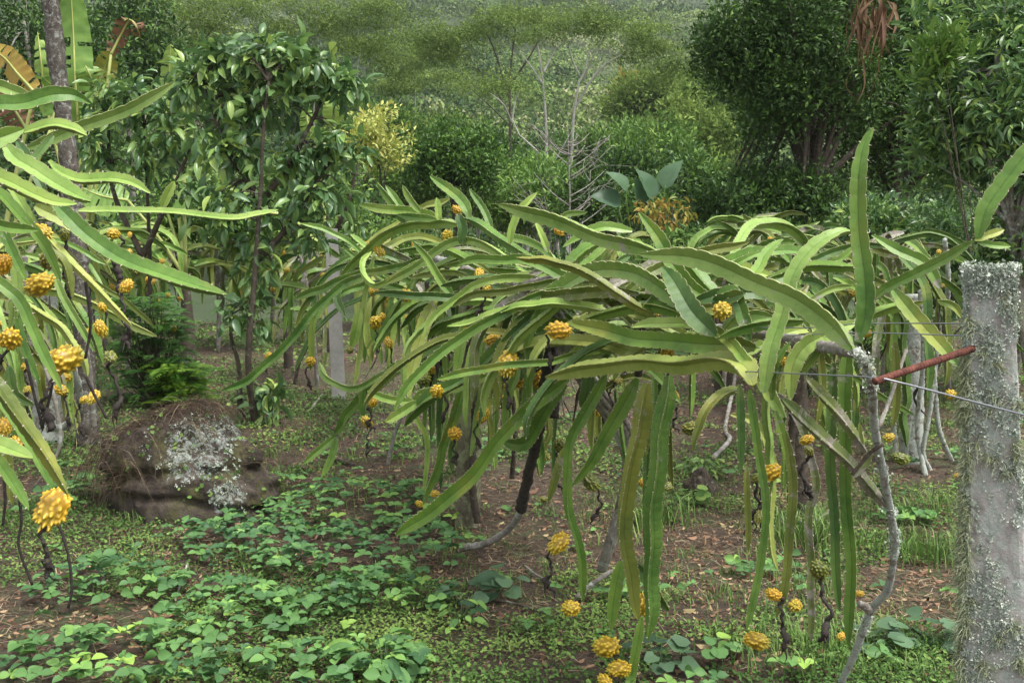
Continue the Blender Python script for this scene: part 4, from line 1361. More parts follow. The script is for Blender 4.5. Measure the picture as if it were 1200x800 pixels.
# beard lichen tufts
G = Geo()
tuf = [(0.03, 0.20), (0.05, 0.27), (0.16, 0.13), (0.12, 0.16), (0.20, 0.10), (0.17, 0.02), (0.22, 0.98), (0.25, 0.95), (0.3, 0.0), (0.27, 0.12), (0.32, 0.15), (0.4, 0.98)]
tufts = tuf + [(rng.uniform(0.10, 0.85), rng.choice([rng.uniform(0.0, 0.25), rng.uniform(0.93, 1.0)])) for _ in range(150)] + [(rng.uniform(0.05, 0.8), (rng.normal() * 0.012) % 1.0) for _ in range(70)]
for (u, s_) in tufts:
    if fbm(s_ * 8, u * 10, 1, 33) < -0.05 and 0.06 < u and 0.03 < s_ < 0.9:
        continue
    p, n_ = on_post(u, s_)
    for k in range(34):
        d = n_ * rng.uniform(0.2, 1) + rdir(1)[0] * 0.9; d /= np.linalg.norm(d)
        L = rng.uniform(0.010, 0.036)
        q0 = p + rng.normal(size=3) * 0.006 * (1 - np.abs(n_)); q1 = q0 + d * L * 0.5 + rdir(1)[0] * 0.005; q2 = q1 + d * L * 0.4 + rdir(1)[0] * 0.008 + [0, 0, -0.006]
        tube(G, [q0, q1, q2], [0.0007, 0.0006, 0.0004], 3, 5, 0, a=rng.uniform(), close=False)
G.build('beard_lichen', [LM['beard']], root)

# rusty rod
m, t, b, out = nodes_of('rust'); co = objco(t)
t.links.new(ramp(t, noise(t, 60, 6, 0.7, co), [(0.3, (0.045, 0.018, 0.013)), (0.5, (0.13, 0.042, 0.027)), (0.62, (0.20, 0.07, 0.045)), (0.75, (0.32, 0.15, 0.10))]), b.inputs['Base Color'])
b.inputs['Roughness'].default_value = 0.9; b.inputs['Metallic'].default_value = 0.1
bump(t, b, noise(t, 300, 4, 0.7, co), 0.6, 0.001); M['rust'] = m
p0, p1 = at(1150, 405, 2.10), at(1025, 447, 1.98)
root = thing('rusty_rod', p0, 'rust red ribbed steel rod sticking out of the lichened post', 'rod')
G = Geo()
nR = 150
Q = p0 + (p1 - p0) * np.linspace(0, 1, nR)[:, None]
rr_ = 0.0070 * (1 + 0.11 * (np.arange(nR) % 4 < 2))
tube(G, Q, rr_, 12, nR)
G.build('bar', [M['rust']], root)

m, t, b, out = nodes_of('wire_steel'); b.inputs['Base Color'].default_value = (0.32, 0.33, 0.35, 1); b.inputs['Metallic'].default_value = 0.7; b.inputs['Roughness'].default_value = 0.5; M['wire'] = m


def wire(label, pts, r=0.0016):
    P = [at(*p) for p in pts]
    root = thing('wire', P[0], label, 'wire', 'trellis wires')
    G = Geo(); tube(G, P, [r], 8, 60); G.build('strand', [M['wire']], root)
    return root


wire('front wire crossing the rusty rod and running past the lichened post', [(1260, 500, 1.72), (1200, 486, 1.82), (1120, 465, 1.92), (1050, 447, 1.985), (1020, 442, 2.02), (940, 438, 2.5), (870, 435, 2.9)], 0.0020)
wire('upper back wire ending at the lichened post', [(1190, 378, 2.2), (1130, 379, 2.16), (1010, 379, 2.55), (900, 384, 2.95), (700, 372, 4.1), (548, 345, 5.6), (395, 305, 9.7)])
wire('lower back wire with a knot left of the lichened post', [(1140, 394, 2.14), (1065, 391, 2.3), (990, 390, 2.55), (900, 395, 2.9)])

# far pale post
g = ground_at(397, 462); tp = at(388, 268, g[1])
root = thing('pale_post', g, 'slim pale grey concrete post in the distance left of the cactus heap', 'post')
G = Geo()
Vq = []
for k in range(16):
    u = k / 15; c = (g - [0, 0, 0.05]) * (1 - u) + tp * u; hw = 0.068 - 0.008 * u
    for (a_, b_) in [(-1, -1), (1, -1), (1, 1), (-1, 1)]:
        Vq.append(c + [a_ * hw - b_ * hw * 0.2, b_ * hw, 0])
i = np.arange(15)[:, None] * 4; j = np.arange(4)[None]; j2 = (j + 1) % 4
G.add(np.array(Vq), [np.stack([i + j, i + j2, i + 4 + j2, i + 4 + j], -1).reshape(-1, 4), np.array([[60, 61, 62, 63]])])
G.build('shaft', [M['concrete']], root, smooth=False)

# mossy wooden post in the middle
def wpost(label, bx, by, tx, ty, r, mat='bark_moss', D=None):
    g = ground_at(bx, by)
    tp = at(tx, ty, g[1])
    root = thing('wooden_post', g, label, 'post', 'rough wooden posts carrying the cactus')
    G = Geo(); tube(G, [g - [0, 0, 0.08], (g + tp) / 2, tp], [r * 1.12, r, r * 0.95], 20, 60, rough=0.05, lump=0.06)
    G.build('shaft', [M[mat]], root)
    return root


wpost('mossy grey wooden post standing under the middle of the cactus heap', 548, 608, 551, 330, 0.064)
wpost('dark wooden post behind the old cactus arms left of the woody stem', 936, 600, 934, 400, 0.052, 'bark_dark')
wpost('short thick dark post far back right of the centre', 848, 467, 850, 330, 0.085, 'bark_dark')
wpost('grey knotted post far back behind the front wire', 1068, 545, 1072, 345, 0.07, 'bark_lichen')
wpost('grey lichened post inside the left cactus tangle', 55, 515, 50, 300, 0.10, 'bark_lichen')
wpost('thin dark post at the far end of the left row', 338, 430, 336, 310, 0.05, 'bark_dark')

# ------------------------------------------------------------------ cacti
CG = 'climbing cacti trained over wires'
LIGHT = ('stem_light', 'stem_light', 'stem_mid', 'stem_yellow')


def plant(gx, gy, label, D=None):
    g = ground_at(gx, gy)
    return thing('climbing_cactus', g, label, 'cactus', CG)


def wood(root, pts, wpx, D, mat='bark_lichen', name='woody_stem', ground=False):
    P = []
    n = len(pts)
    for i, (x, y) in enumerate(pts):
        d = D[0] + (D[1] - D[0]) * i / (n - 1)
        if y > 262:
            d = min(d, 0.985 * F * H / (y - 262))
        P.append(at(x, y, d))
    dm = np.mean([p[1] for p in P])
    G = Geo(); r = wpx * dm / F / 2
    tube(G, P, [r, r * 0.95, r * 0.85], 12, max(20, int(np.linalg.norm(np.diff(P, axis=0), axis=1).sum() / 0.012)), rough=0.10, lump=0.12)
    return G.build(name, [M[mat]], root)


# --- A: right plant on the lichened post
A = plant(985, 805, 'large climbing cactus on the right with an upright stem and a pale woody trunk')
wood(A, [(975, 822), (985, 800), (1003, 762), (1020, 716), (1040, 690), (1048, 640), (1043, 600), (1035, 555), (1025, 500), (1022, 460), (1016, 430), (1004, 412)], 10, (3.42, 2.25), 'bark_lichen', 'trunk')
G = Geo()
LP_ = [(975, 822), (985, 800), (1003, 762), (1020, 716), (1040, 690), (1048, 640), (1043, 600), (1035, 555), (1025, 500), (1022, 460), (1016, 430), (1004, 412)]
LQ = cat_path(np.array([at(x, y, min(3.42 + (2.25 - 3.42) * i / 11, 0.985 * F * H / (y - 262))) for i, (x, y) in enumerate(LP_)]), 400)
for k in range(560):
    i = rng.integers(0, 400)
    if fbm(i * 0.05, 0.0, 1, 77) < -0.12:
        continue
    d = rdir(1)[0]; d[2] *= 0.2; d[1] -= 0.4; d /= np.linalg.norm(d)
    kk = 6
    place(G, T_round(6, 0.25, 0.25), LQ[i] + d * 0.0135 + rng.normal(size=(kk, 3)) * 0.004, rdir(kk), d + rdir(kk) * 0.6, rng.uniform(0.003, 0.009, kk), np.clip(rng.uniform(0.4, 1) + rng.normal(size=kk) * 0.1, 0, 1))
G.build('leafy_lichen', [LM['lichen_flake']], A, smooth=False)
wood(A, [(1000, 412), (960, 405), (930, 398), (890, 392), (840, 385), (780, 378)], 13, (2.5, 3.5), 'bark_grey')
wood(A, [(1035, 520), (1020, 530), (1005, 548), (998, 556)], 5, (2.6, 2.6), 'bark_dark')
wood(A, [(1030, 500), (1042, 470), (1052, 440), (1062, 410)], 5, (2.6, 2.8), 'bark_grey')
wood(A, [(1020, 716), (1012, 709), (1006, 707)], 10, (3.05, 3.05), 'bark_grey')
tr(A, 24, [(1006, 402), (1013, 370), (1012, 320), (1006, 265), (1004, 210), (1011, 172), (1025, 147)], 2.35, mat='stem_mid', roll=PI * 0.97, twist=0.25)
tr(A, 27, [(998, 412), (975, 384), (940, 355), (900, 334), (850, 311), (800, 300), (748, 300)], (2.45, 2.85), mat='stem_light', roll=0.35, twist=0.2)
tr(A, 15, [(1024, 352), (1040, 337), (1075, 319), (1112, 300), (1143, 281)], (2.5, 2.2), mat='stem_light', roll=0.4)
tr(A, 21, [(1143, 278), (1153, 245), (1172, 218), (1200, 182), (1225, 150)], 2.2, mat='stem_mid', roll=PI)
tr(A, 10, [(1143, 281), (1160, 275), (1178, 269)], 2.2, mat='stem_yellow', roll=PI)
tr(A, 9, [(1145, 283), (1165, 287), (1184, 288)], 2.2, mat='stem_mid', roll=PI)
tr(A, 14, [(1102, 337), (1085, 308), (1050, 292), (1020, 276)], (2.7, 2.8), mat='stem_mid')
tr(A, 19, [(1046, 340), (1075, 375), (1100, 402), (1127, 434)], (2.75, 2.5), mat='stem_mid', roll=PI)
tr(A, 14, [(1000, 378), (1030, 366), (1060, 358), (1086, 352)], 2.8, mat='stem_mid')
tr(A, 10, [(1100, 352), (1118, 358), (1128, 372)], 2.6, mat='stem_light')
tr(A, 20, [(893, 460), (903, 410), (915, 375), (932, 325), (957, 290), (983, 272), (998, 271)], (2.7, 2.8), mat='stem_light', roll=PI / 3)
tr(A, 22, [(1002, 378), (965, 394), (942, 408), (927, 432), (924, 467)], (2.7, 2.7), mat='stem_light', roll=PI)
tr(A, 13, [(1003, 312), (950, 311), (900, 325)], (2.9, 3.1), mat='stem_mid', roll=0.3)
tr(A, 9, [(950, 352), (975, 339), (1001, 335)], 3.1, mat='stem_light')
tr(A, 8, [(970, 307), (985, 302), (1001, 288)], 3.2)
tr(A, 17, [(877, 400), (860, 345), (838, 350)], (3.0, 3.1), mat='stem_mid')
tr(A, 16, [(870, 345), (850, 350), (834, 352)], (3.0, 3.1), mat='stem_dark')
tr(A, 15, [(905, 372), (880, 369), (860, 375), (845, 390)], 3.1, mat='stem_light')
tr(A, 15, [(940, 376), (900, 378), (865, 386), (840, 396)], 3.0, mat='stem_mid', roll=0.3)
tr(A, 17, [(918, 488), (898, 450), (877, 424), (852, 398), (820, 382), (770, 380), (740, 384)], (2.75, 3.3), mat='stem_light', roll=0.5)
tr(A, 26, [(886, 455), (870, 430), (840, 421), (790, 424), (740, 426), (690, 431), (640, 439)], (2.8, 3.6), mat='stem_yellow', roll=PI * 1.02, twist=0.1)
tr(A, 25, [(885, 410), (850, 405), (800, 402), (750, 395), (705, 386), (664, 376)], (3.05, 3.7), mat='stem_mid', roll=PI * 0.95, twist=0.2)
tr(A, 27, [(840, 392), (815, 365), (793, 337), (774, 312)], (3.0, 3.2), mat='stem_dark', roll=PI)
tr(A, 17, [(845, 350), (825, 328), (800, 300)], (3.2, 3.3))
tr(A, 19, [(838, 352), (812, 338), (790, 308), (772, 276), (748, 249)], (3.2, 3.3), mat='stem_mid', roll=PI / 3)
tr(A, 17, [(1038, 594), (1000, 549), (962, 508), (918, 468)], (2.75, 2.55), mat='stem_old', tip1=False, roll=0.2)
tr(A, 14, [(1014, 532), (982, 482), (945, 443)], (2.7, 2.6), mat='stem_old', tip1=False, roll=0.3)
tr(A, 12, [(1000, 560), (1015, 545), (1022, 530)], 2.65, mat='stem_old')
tr(A, 6, [(1012, 520), (1009, 505), (1007, 495)], 2.65, mat='stem_yellow')
for wp, pts, mt in [
    (12, [(866, 450), (866, 500), (868, 556)], 'stem_dark'), (11, [(880, 455), (888, 525), (897, 590), (890, 660), (876, 737)], 'stem_mid'),
    (8, [(875, 545), (876, 600), (876, 646)], 'stem_olive'), (13, [(910, 480), (919, 525), (916, 572)], 'stem_mid'),
    (13, [(918, 500), (927, 550), (926, 610), (922, 675), (911, 722)], 'stem_olive'), (14, [(978, 425), (972, 520), (976, 600), (978, 660), (985, 716)], 'stem_dark'),
    (18, [(992, 405), (990, 500), (995, 600), (998, 680), (992, 757)], 'stem_mid'), (10, [(1048, 400), (1050, 460), (1047, 500)], 'stem_olive'), (11, [(905, 470), (908, 430), (925, 400)], 'stem_mid'),
    (11, [(957, 400), (962, 450), (957, 500)], 'stem_olive'), (14, [(968, 400), (950, 420), (930, 440)], 'stem_light')]:
    tr(A, wp, pts, 2.72, mat=mt, roll=PI + rng.uniform(-0.3, 0.3))
for a_ in [(846, 364, 28, 3.0, 'y', 0), (886, 750, 30, 2.75, 'y', 0), (959, 667, 30, 2.6, 'g', 1), (907, 696, 20, 2.7, 'y', 1), (932, 709, 22, 2.7, 'y', 0), (1007, 695, 12, 2.9, 'y', 0), (986, 745, 13, 2.8, 'o', 0),
           (946, 515, 17, 2.9, 'y', 0), (948, 528, 15, 2.95, 'g', 1), (887, 560, 18, 2.9, 'g', 1), (890, 605, 17, 2.9, 'g', 0), (1100, 295, 8, 3.0, 'o', 0)]:
    fruit(A, *a_[:5], tail=bool(a_[5]))

# --- B: centre plant
B = plant(706, 668, 'climbing cactus in the centre with long hanging stems and an old grey split trunk')
for k, (ox, w_) in enumerate([(-6, 8), (2, 9), (9, 7), (-12, 5)]):
    wood(B, [(705 + ox * 0.3, 668), (714 + ox * 0.4, 640), (730 + ox * 0.5, 590), (737 + ox * 0.5, 540), (728 + ox, 500), (700 + ox, 462), (672 + ox, 415), (650 + ox, 372), (625 + ox, 335)], w_, (4.5, 4.1), 'bark_grey', 'trunk')
wood(B, [(676, 700), (692, 686), (712, 672), (728, 668)], 7, (4.3, 4.3), 'bark_grey', 'root')
wood(B, [(612, 335), (650, 330), (690, 345), (730, 350), (770, 345)], 14, (4.3, 3.6), 'bark_grey')
wood(B, [(610, 598), (620, 552), (630, 508), (640, 440), (650, 380)], 13, (4.5, 4.2), 'black', 'withered_stem')
wood(B, [(540, 642), (570, 636), (596, 620), (612, 597)], 9, (4.9, 4.6), 'bark_grey', 'withered_stem')
wood(B, [(655, 400), (652, 440), (650, 490)], 12, (4.3, 4.2), 'black', 'withered_stem')
wood(B, [(748, 440), (752, 400), (756, 350)], 9, (3.7, 3.6), 'bark_dark')
tr(B, 22, [(771, 297), (720, 284), (690, 272), (640, 252), (582, 242)], (3.15, 3.5), mat='stem_light', roll=0.45, twist=0.15)
tr(B, 23, [(808, 362), (776, 336), (745, 322), (710, 317), (680, 325), (650, 341), (610, 358)], (3.3, 4.0), mat='stem_light', roll=0.4)
tr(B, 20, [(800, 356), (765, 350), (730, 343), (690, 346), (650, 357), (600, 375)], (3.4, 4.2), mat='stem_mid', roll=0.3)
tr(B, 17, [(810, 370), (760, 358), (720, 365), (682, 378)], (3.3, 3.7), mat='stem_mid', roll=0.2)
tr(B, 18, [(765, 421), (740, 412), (690, 402), (640, 401), (598, 414)], (3.5, 4.1), mat='stem_yellow', roll=PI)
tr(B, 19, [(664, 444), (625, 476), (590, 512), (550, 560), (510, 598), (463, 628)], (3.7, 4.4), mat='stem_mid', roll=PI, twist=0.2)
tr(B, 19, [(665, 440), (650, 462), (632, 498), (618, 515), (600, 517), (584, 508)], (3.8, 4.2), mat='stem_mid', roll=PI)
tr(B, 14, [(708, 414), (675, 427), (650, 452), (625, 470), (600, 492)], (3.8, 4.2), mat='stem_light', roll=PI)
tr(B, 16, [(686, 430), (688, 455), (682, 480)], 3.9, mat='stem_dark')
tr(B, 14, [(712, 436), (700, 458), (680, 490), (668, 520), (665, 562), (668, 600), (676, 635), (681, 665), (684, 702)], (3.7, 3.9), mat='stem_mid', roll=2.6, twist=2.5)
tr(B, 19, [(750, 445), (730, 475), (700, 522), (671, 571)], (3.6, 3.7), mat='stem_mid', roll=PI)
tr(B, 25, [(757, 445), (748, 500), (740, 550), (733, 600), (735, 645), (742, 695), (748, 722)], (3.35, 3.4), mat='stem_olive', roll=0.1, twist=0.4)
tr(B, 14, [(752, 722), (748, 755), (738, 800), (734, 830)], 3.4, mat='stem_mid')
tr(B, 24, [(783, 438), (775, 500), (768, 580), (765, 650), (762, 710), (758, 752)], (3.25, 3.35), mat='stem_mid', roll=0.05, twist=0.2)
tr(B, 16, [(728, 658), (719, 700), (714, 738)], 3.5, mat='stem_mid', roll=PI)
tr(B, 14, [(742, 660), (764, 688), (784, 716)], 3.55, mat='stem_dark', roll=PI)
tr(B, 11, [(765, 455), (760, 520), (758, 600), (757, 650)], 3.8, mat='stem_dark')
tr(B, 9, [(783, 470), (785, 520), (788, 570)], 3.9, mat='stem_olive')
tr(B, 6, [(722, 455), (727, 500), (735, 550)], 4.2, mat='stem_mid')
tr(B, 10, [(660, 525), (650, 560), (642, 590)], 4.2, mat='stem_olive')
tr(B, 14, [(636, 345), (603, 342), (577, 334)], (4.2, 4.7), mat='stem_dark', roll=PI)
tr(B, 12, [(678, 350), (650, 325), (630, 308), (600, 288), (570, 268), (545, 256)], (4.0, 5.0), mat='stem_mid', roll=0.4)
tr(B, 11, [(675, 335), (655, 315), (640, 295), (610, 280), (585, 276)], (4.1, 4.8), mat='stem_light', roll=0.4)
tr(B, 15, [(662, 312), (685, 292), (712, 279)], (4.0, 4.0), mat='stem_mid')
tr(B, 14, [(672, 320), (695, 304), (712, 286)], (3.9, 3.9), mat='stem_light')
tr(B, 9, [(643, 295), (637, 280), (627, 259)], 4.2, mat='stem_light', roll=PI)
tr(B, 9, [(598, 285), (602, 265), (612, 245), (630, 226)], 4.5, mat='stem_light')
tr(B, 7, [(650, 262), (665, 250), (688, 248)], 4.4, mat='stem_light')
tr(B, 12, [(740, 270), (710, 265), (690, 272), (660, 290)], 4.2, mat='stem_light')
tr(B, 10, [(715, 385), (700, 368), (685, 352)], 3.9, mat='stem_light')
tr(B, 10, [(641, 381), (633, 372), (616, 364), (596, 367)], (4.2, 4.5), mat='stem_light', roll=PI)
for a_ in [(655, 387, 36, 3.5, 'o', 1), (596, 426, 36, 3.9, 'y', 1), (579, 399, 23, 4.4, 'y', 0), (557, 385, 24, 4.6, 'y', 0), (655, 636, 32, 3.8, 'y', 1), (669, 712, 28, 3.8, 'y', 0),
           (711, 757, 34, 3.45, 'y', 0), (726, 783, 30, 3.4, 'y', 0), (709, 797, 24, 3.4, 'y', 0), (756, 708, 26, 3.5, 'y', 0), (655, 521, 20, 4.5, 'g', 1), (687, 472, 20, 4.4, 'y', 0), (697, 480, 20, 4.4, 'o', 1),
           (692, 564, 27, 4.2, 'g', 1), (638, 585, 11, 4.7, 'g', 0), (753, 566, 12, 4.0, 'y', 0), (783, 570, 15, 4.2, 'g', 0), (765, 492, 12, 4.2, 'y', 0), (725, 446, 13, 4.2, 'g', 1), (792, 464, 11, 4.4, 'o', 1),
           (647, 336, 11, 4.5, 'g', 0), (655, 271, 12, 4.8, 'o', 0)]:
    fruit(B, *a_[:5], tail=bool(a_[5]))

# --- Cc: plant on the mossy post
Cp = plant(556, 612, 'climbing cactus heaped over the mossy wooden post with stems sweeping left')
wood(Cp, [(560, 612), (553, 560), (556, 480), (550, 400), (552, 330)], 9, (5.4, 5.4), 'bark_dark', 'trunk')
wood(Cp, [(500, 300), (540, 315), (580, 330), (615, 335)], 13, (6.0, 5.0), 'bark_grey')
wood(Cp, [(454, 545), (462, 510), (474, 480)], 5, (6.5, 6.5), 'bark_grey', 'withered_stem')
wood(Cp, [(520, 470), (508, 400), (500, 330)], 6, (5.8, 5.9), 'black', 'withered_stem')
for wp, pts, D, mt, rl in [
    (17, [(600, 351), (550, 371), (515, 400), (475, 427), (440, 452), (412, 480), (392, 510)], (4.9, 6.3), 'stem_mid', PI / 3),
    (9, [(393, 511), (374, 527), (355, 543)], (6.3, 6.2), 'stem_mid', PI), (9, [(394, 513), (389, 535), (377, 559)], (6.3, 6.2), 'stem_mid', PI),
    (19, [(682, 378), (640, 385), (595, 403), (560, 430), (520, 456), (497, 472), (474, 497)], (3.95, 5.0), 'stem_mid', PI / 3),
    (12, [(492, 470), (470, 484), (451, 494)], (4.9, 4.9), 'stem_light', PI), (10, [(488, 470), (455, 467), (430, 459)], (4.9, 5.0), 'stem_light', PI),
    (12, [(573, 440), (540, 451), (500, 460), (480, 478)], (4.6, 5.0), 'stem_light', PI), (9, [(482, 424), (445, 442), (420, 454), (400, 452), (381, 441), (375, 425)], (5.5, 6.3), 'stem_light', PI),
    (11, [(507, 300), (475, 311), (440, 318), (407, 326), (375, 339), (344, 351)], (5.6, 6.6), 'stem_mid', PI / 3),
    (13, [(537, 262), (512, 260), (475, 266), (450, 276), (425, 296), (398, 325)], (5.6, 6.4), 'stem_light', 0.4),
    (11, [(432, 321), (400, 336), (370, 361), (345, 396), (320, 421), (290, 445), (260, 458)], (6.0, 6.4), 'stem_mid', PI),
    (9, [(500, 303), (475, 318), (450, 332), (436, 334), (425, 321), (424, 305), (434, 294)], (5.4, 5.8), 'stem_light', PI),
    (11, [(606, 312), (590, 302), (560, 283), (535, 281), (510, 296), (480, 319), (450, 333)], (5.0, 5.5), 'stem_light', 0.4),
    (11, [(535, 351), (515, 325), (500, 302), (483, 282)], (5.1, 5.2), 'stem_mid', PI), (12, [(513, 256), (500, 251), (460, 245), (421, 239)], (5.8, 6.1), 'stem_light', PI),
    (9, [(512, 258), (490, 255), (465, 251)], (5.7, 5.9), 'stem_mid', PI), (14, [(552, 257), (545, 240), (527, 223), (504, 206)], (5.4, 5.6), 'stem_mid', PI),
    (8, [(492, 248), (482, 235), (472, 217)], (5.8, 5.8), 'stem_light', 1), (8, [(514, 257), (513, 245), (511, 231)], (5.8, 5.8), 'stem_light', PI),
    (9, [(576, 268), (566, 243), (551, 221)], (5.3, 5.4), 'stem_mid', PI), (9, [(476, 264), (460, 240), (441, 214)], (6.0, 6.0), 'stem_mid', PI), (9, [(488, 262), (470, 242), (452, 218)], (6.0, 6.1), 'stem_mid', PI),
    (17, [(512, 352), (492, 395), (482, 430), (478, 466)], (5.1, 5.0), 'stem_yellow', PI), (13, [(549, 368), (542, 395), (534, 446)], (5.0, 5.0), 'stem_light', PI),
    (13, [(547, 445), (530, 490), (518, 522), (512, 550), (495, 592)], (5.0, 5.1), 'stem_mid', PI), (7, [(478, 470), (490, 495), (499, 510), (502, 535), (497, 576)], (5.3, 5.3), 'stem_light', PI),
    (9, [(516, 430), (515, 480), (514, 520), (516, 575)], (5.2, 5.3), 'stem_dark', PI), (9, [(477, 390), (478, 430), (477, 470)], (5.8, 5.8), 'stem_light', PI),
    (9, [(553, 325), (528, 318), (481, 326)], (5.3, 5.6), 'stem_yellow', 0.3), (10, [(578, 308), (552, 305), (518, 311)], (5.2, 5.5), 'stem_light', 0.3),
    (13, [(536, 250), (541, 265), (538, 285)], (5.2, 5.2), 'stem_dark', PI), (12, [(552, 300), (565, 308), (590, 310)], (5.1, 5.1), 'stem_dark', PI),
    (10, [(397, 330), (394, 350), (404, 370)], (6.5, 6.4), 'stem_dark', PI), (8, [(340, 361), (365, 362), (385, 350)], (6.8, 6.6), 'stem_mid', 0.3),
    (10, [(425, 455), (426, 478), (427, 490)], (5.9, 5.9), 'stem_mid', PI), (12, [(423, 360), (417, 385), (410, 410)], (6.2, 6.2), 'stem_light', PI),
    (8, [(410, 275), (430, 290), (452, 300)], (6.4, 6.2), 'stem_light', 0.3), (10, [(470, 350), (450, 385), (430, 410)], (5.8, 6.0), 'stem_mid', 0.2),
    (13, [(605, 318), (570, 312), (540, 300), (510, 290), (470, 292)], (5.0, 5.7), 'stem_mid', 0.3), (13, [(640, 350), (600, 362), (560, 366), (520, 378), (490, 400)], (4.6, 5.3), 'stem_mid', 0.3),
    (12, [(560, 345), (520, 350), (490, 362), (470, 385)], (5.2, 5.5), 'stem_dark', 0.3), (8, [(424, 380), (432, 330), (440, 300)], (6.2, 6.2), 'stem_light', 0.3)]:
    tr(Cp, wp, pts, D, mat=mt, roll=rl)
for a_ in [(569, 340, 21, 5.1, 'y', 0), (561, 325, 18, 5.2, 'y', 0), (524, 276, 19, 5.5, 'y', 0), (535, 246, 13, 5.6, 'o', 0), (438, 341, 15, 6.0, 'y', 0), (476, 346, 19, 5.6, 'y', 0), (440, 378, 20, 5.7, 'y', 1),
           (447, 372, 13, 5.9, 'y', 0), (455, 401, 17, 5.8, 'y', 1), (410, 410, 14, 6.1, 'g', 0), (496, 445, 20, 5.3, 'g', 0), (437, 471, 15, 5.2, 'o', 1), (430, 494, 16, 5.3, 'y', 1), (566, 486, 21, 4.9, 'y', 1),
           (533, 508, 24, 4.8, 'y', 1), (509, 578, 12, 5.4, 'y', 0), (491, 590, 12, 5.4, 'y', 0), (499, 601, 11, 5.3, 'y', 0), (429, 286, 8, 6.5, 'o', 0), (485, 288, 10, 6.0, 'o', 0), (478, 372, 10, 6.2, 'y', 0), (484, 434, 12, 5.6, 'y', 0), (462, 345, 8, 6.2, 'g', 0)]:
    fruit(Cp, *a_[:5], tail=bool(a_[5]))

def wline(pxa, pxb, z=1.35):
    a, b_ = row(pxa), row(pxb)
    return ((1.715 - 0.351 * a, a, z), (1.715 - 0.351 * b_, b_, z))


AZ = math.atan2(0.351, 1.0)
fill(A, 34, wline(1000, 860), (1.15, 1.42), AZ, 0.6, (0.3, 0.8), (0.035, 0.055), ('stem_mid', 'stem_dark', 'stem_olive', 'stem_light'), True, extra=[(0, 0, 1300, 265), (1085, 300, 1300, 800), (640, 430, 860, 800), (600, 500, 1300, 800)], nd=5, back=0.02)
fill(B, 46, wline(840, 640), (1.15, 1.42), AZ, 0.8, (0.4, 1.0), (0.030, 0.05), ('stem_mid', 'stem_light', 'stem_dark', 'stem_olive'), True, back=0.02, extra=[(0, 0, 1300, 260), (560, 520, 900, 800), (600, 240, 800, 300), (640, 370, 900, 440)], nd=8)
fill(Cp, 66, wline(620, 460), (1.1, 1.42), AZ, 0.9, (0.4, 1.1), (0.030, 0.05), ('stem_mid', 'stem_light', 'stem_dark'), True, back=0.25, extra=[(0, 0, 1300, 245), (0, 440, 440, 800), (560, 500, 900, 800)], nd=14)

B2 = plant(600, 560, 'thin stemmed climbing cactus tangled behind the front stems of the middle row')
_a, _b = wline(860, 480)
fill(B2, 92, ((_a[0] + 0.15, _a[1] + 0.3, 1.3), (_b[0] + 0.15, _b[1] + 0.2, 1.3)), (0.95, 1.42), AZ, 0.9, (0.3, 0.9), (0.026, 0.042), ('stem_mid', 'stem_light', 'stem_dark', 'stem_olive', 'stem_yellow'), True, extra=[(0, 0, 1300, 258), (0, 450, 460, 800), (560, 560, 900, 800)], nd=42, back=0.25)
wood(B2, [(600, 560), (604, 500), (598, 430), (606, 350)], 6, (6.2, 6.0), 'bark_dark', 'trunk')
# --- far end of the middle row
Dp = plant(372, 452, 'pale climbing cactus far back on the slim concrete post')
fill(Dp, 70, wline(440, 372), (1.15, 1.45), AZ, 0.8, (0.4, 1.1), (0.04, 0.065), ('stem_light', 'stem_yellow', 'stem_mid', 'stem_olive'), False, extra=[(386, 260, 408, 470), (0, 0, 1300, 225)], nd=20)
wood(Dp, [(372, 452), (368, 400), (360, 340), (352, 300)], 5, (9.4, 9.4), 'bark_grey', 'trunk')
wood(Dp, [(355, 332), (362, 305), (370, 285)], 5, (9.2, 9.2), 'bark_white', 'withered_stem')
wood(Dp, [(345, 450), (352, 420), (366, 395)], 4, (9.2, 9.2), 'bark_dark', 'withered_stem')
for (wp, pts, mt) in [(7, [(380, 300), (350, 320), (345, 330), (320, 335)], 'stem_yellow'), (9, [(362, 338), (340, 335), (316, 331)], 'stem_light'), (8, [(400, 300), (390, 295), (360, 278)], 'stem_mid'), (7, [(385, 290), (350, 295), (325, 310), (312, 330)], 'stem_light')]:
    tr(Dp, wp, pts, (8.6, 8.8), mat=mt)
for a_ in [(353, 292, 10, 8.9, 'y'), (333, 298, 9, 8.9, 'o'), (336, 317, 8, 8.9, 'y'), (376, 302, 9, 8.9, 'o'), (345, 320, 10, 8.9, 'g'), (357, 364, 7, 9, 'y'), (358, 383, 7, 9, 'g'), (378, 322, 7, 9, 'y')]:
    fruit(Dp, *a_, tail=False)

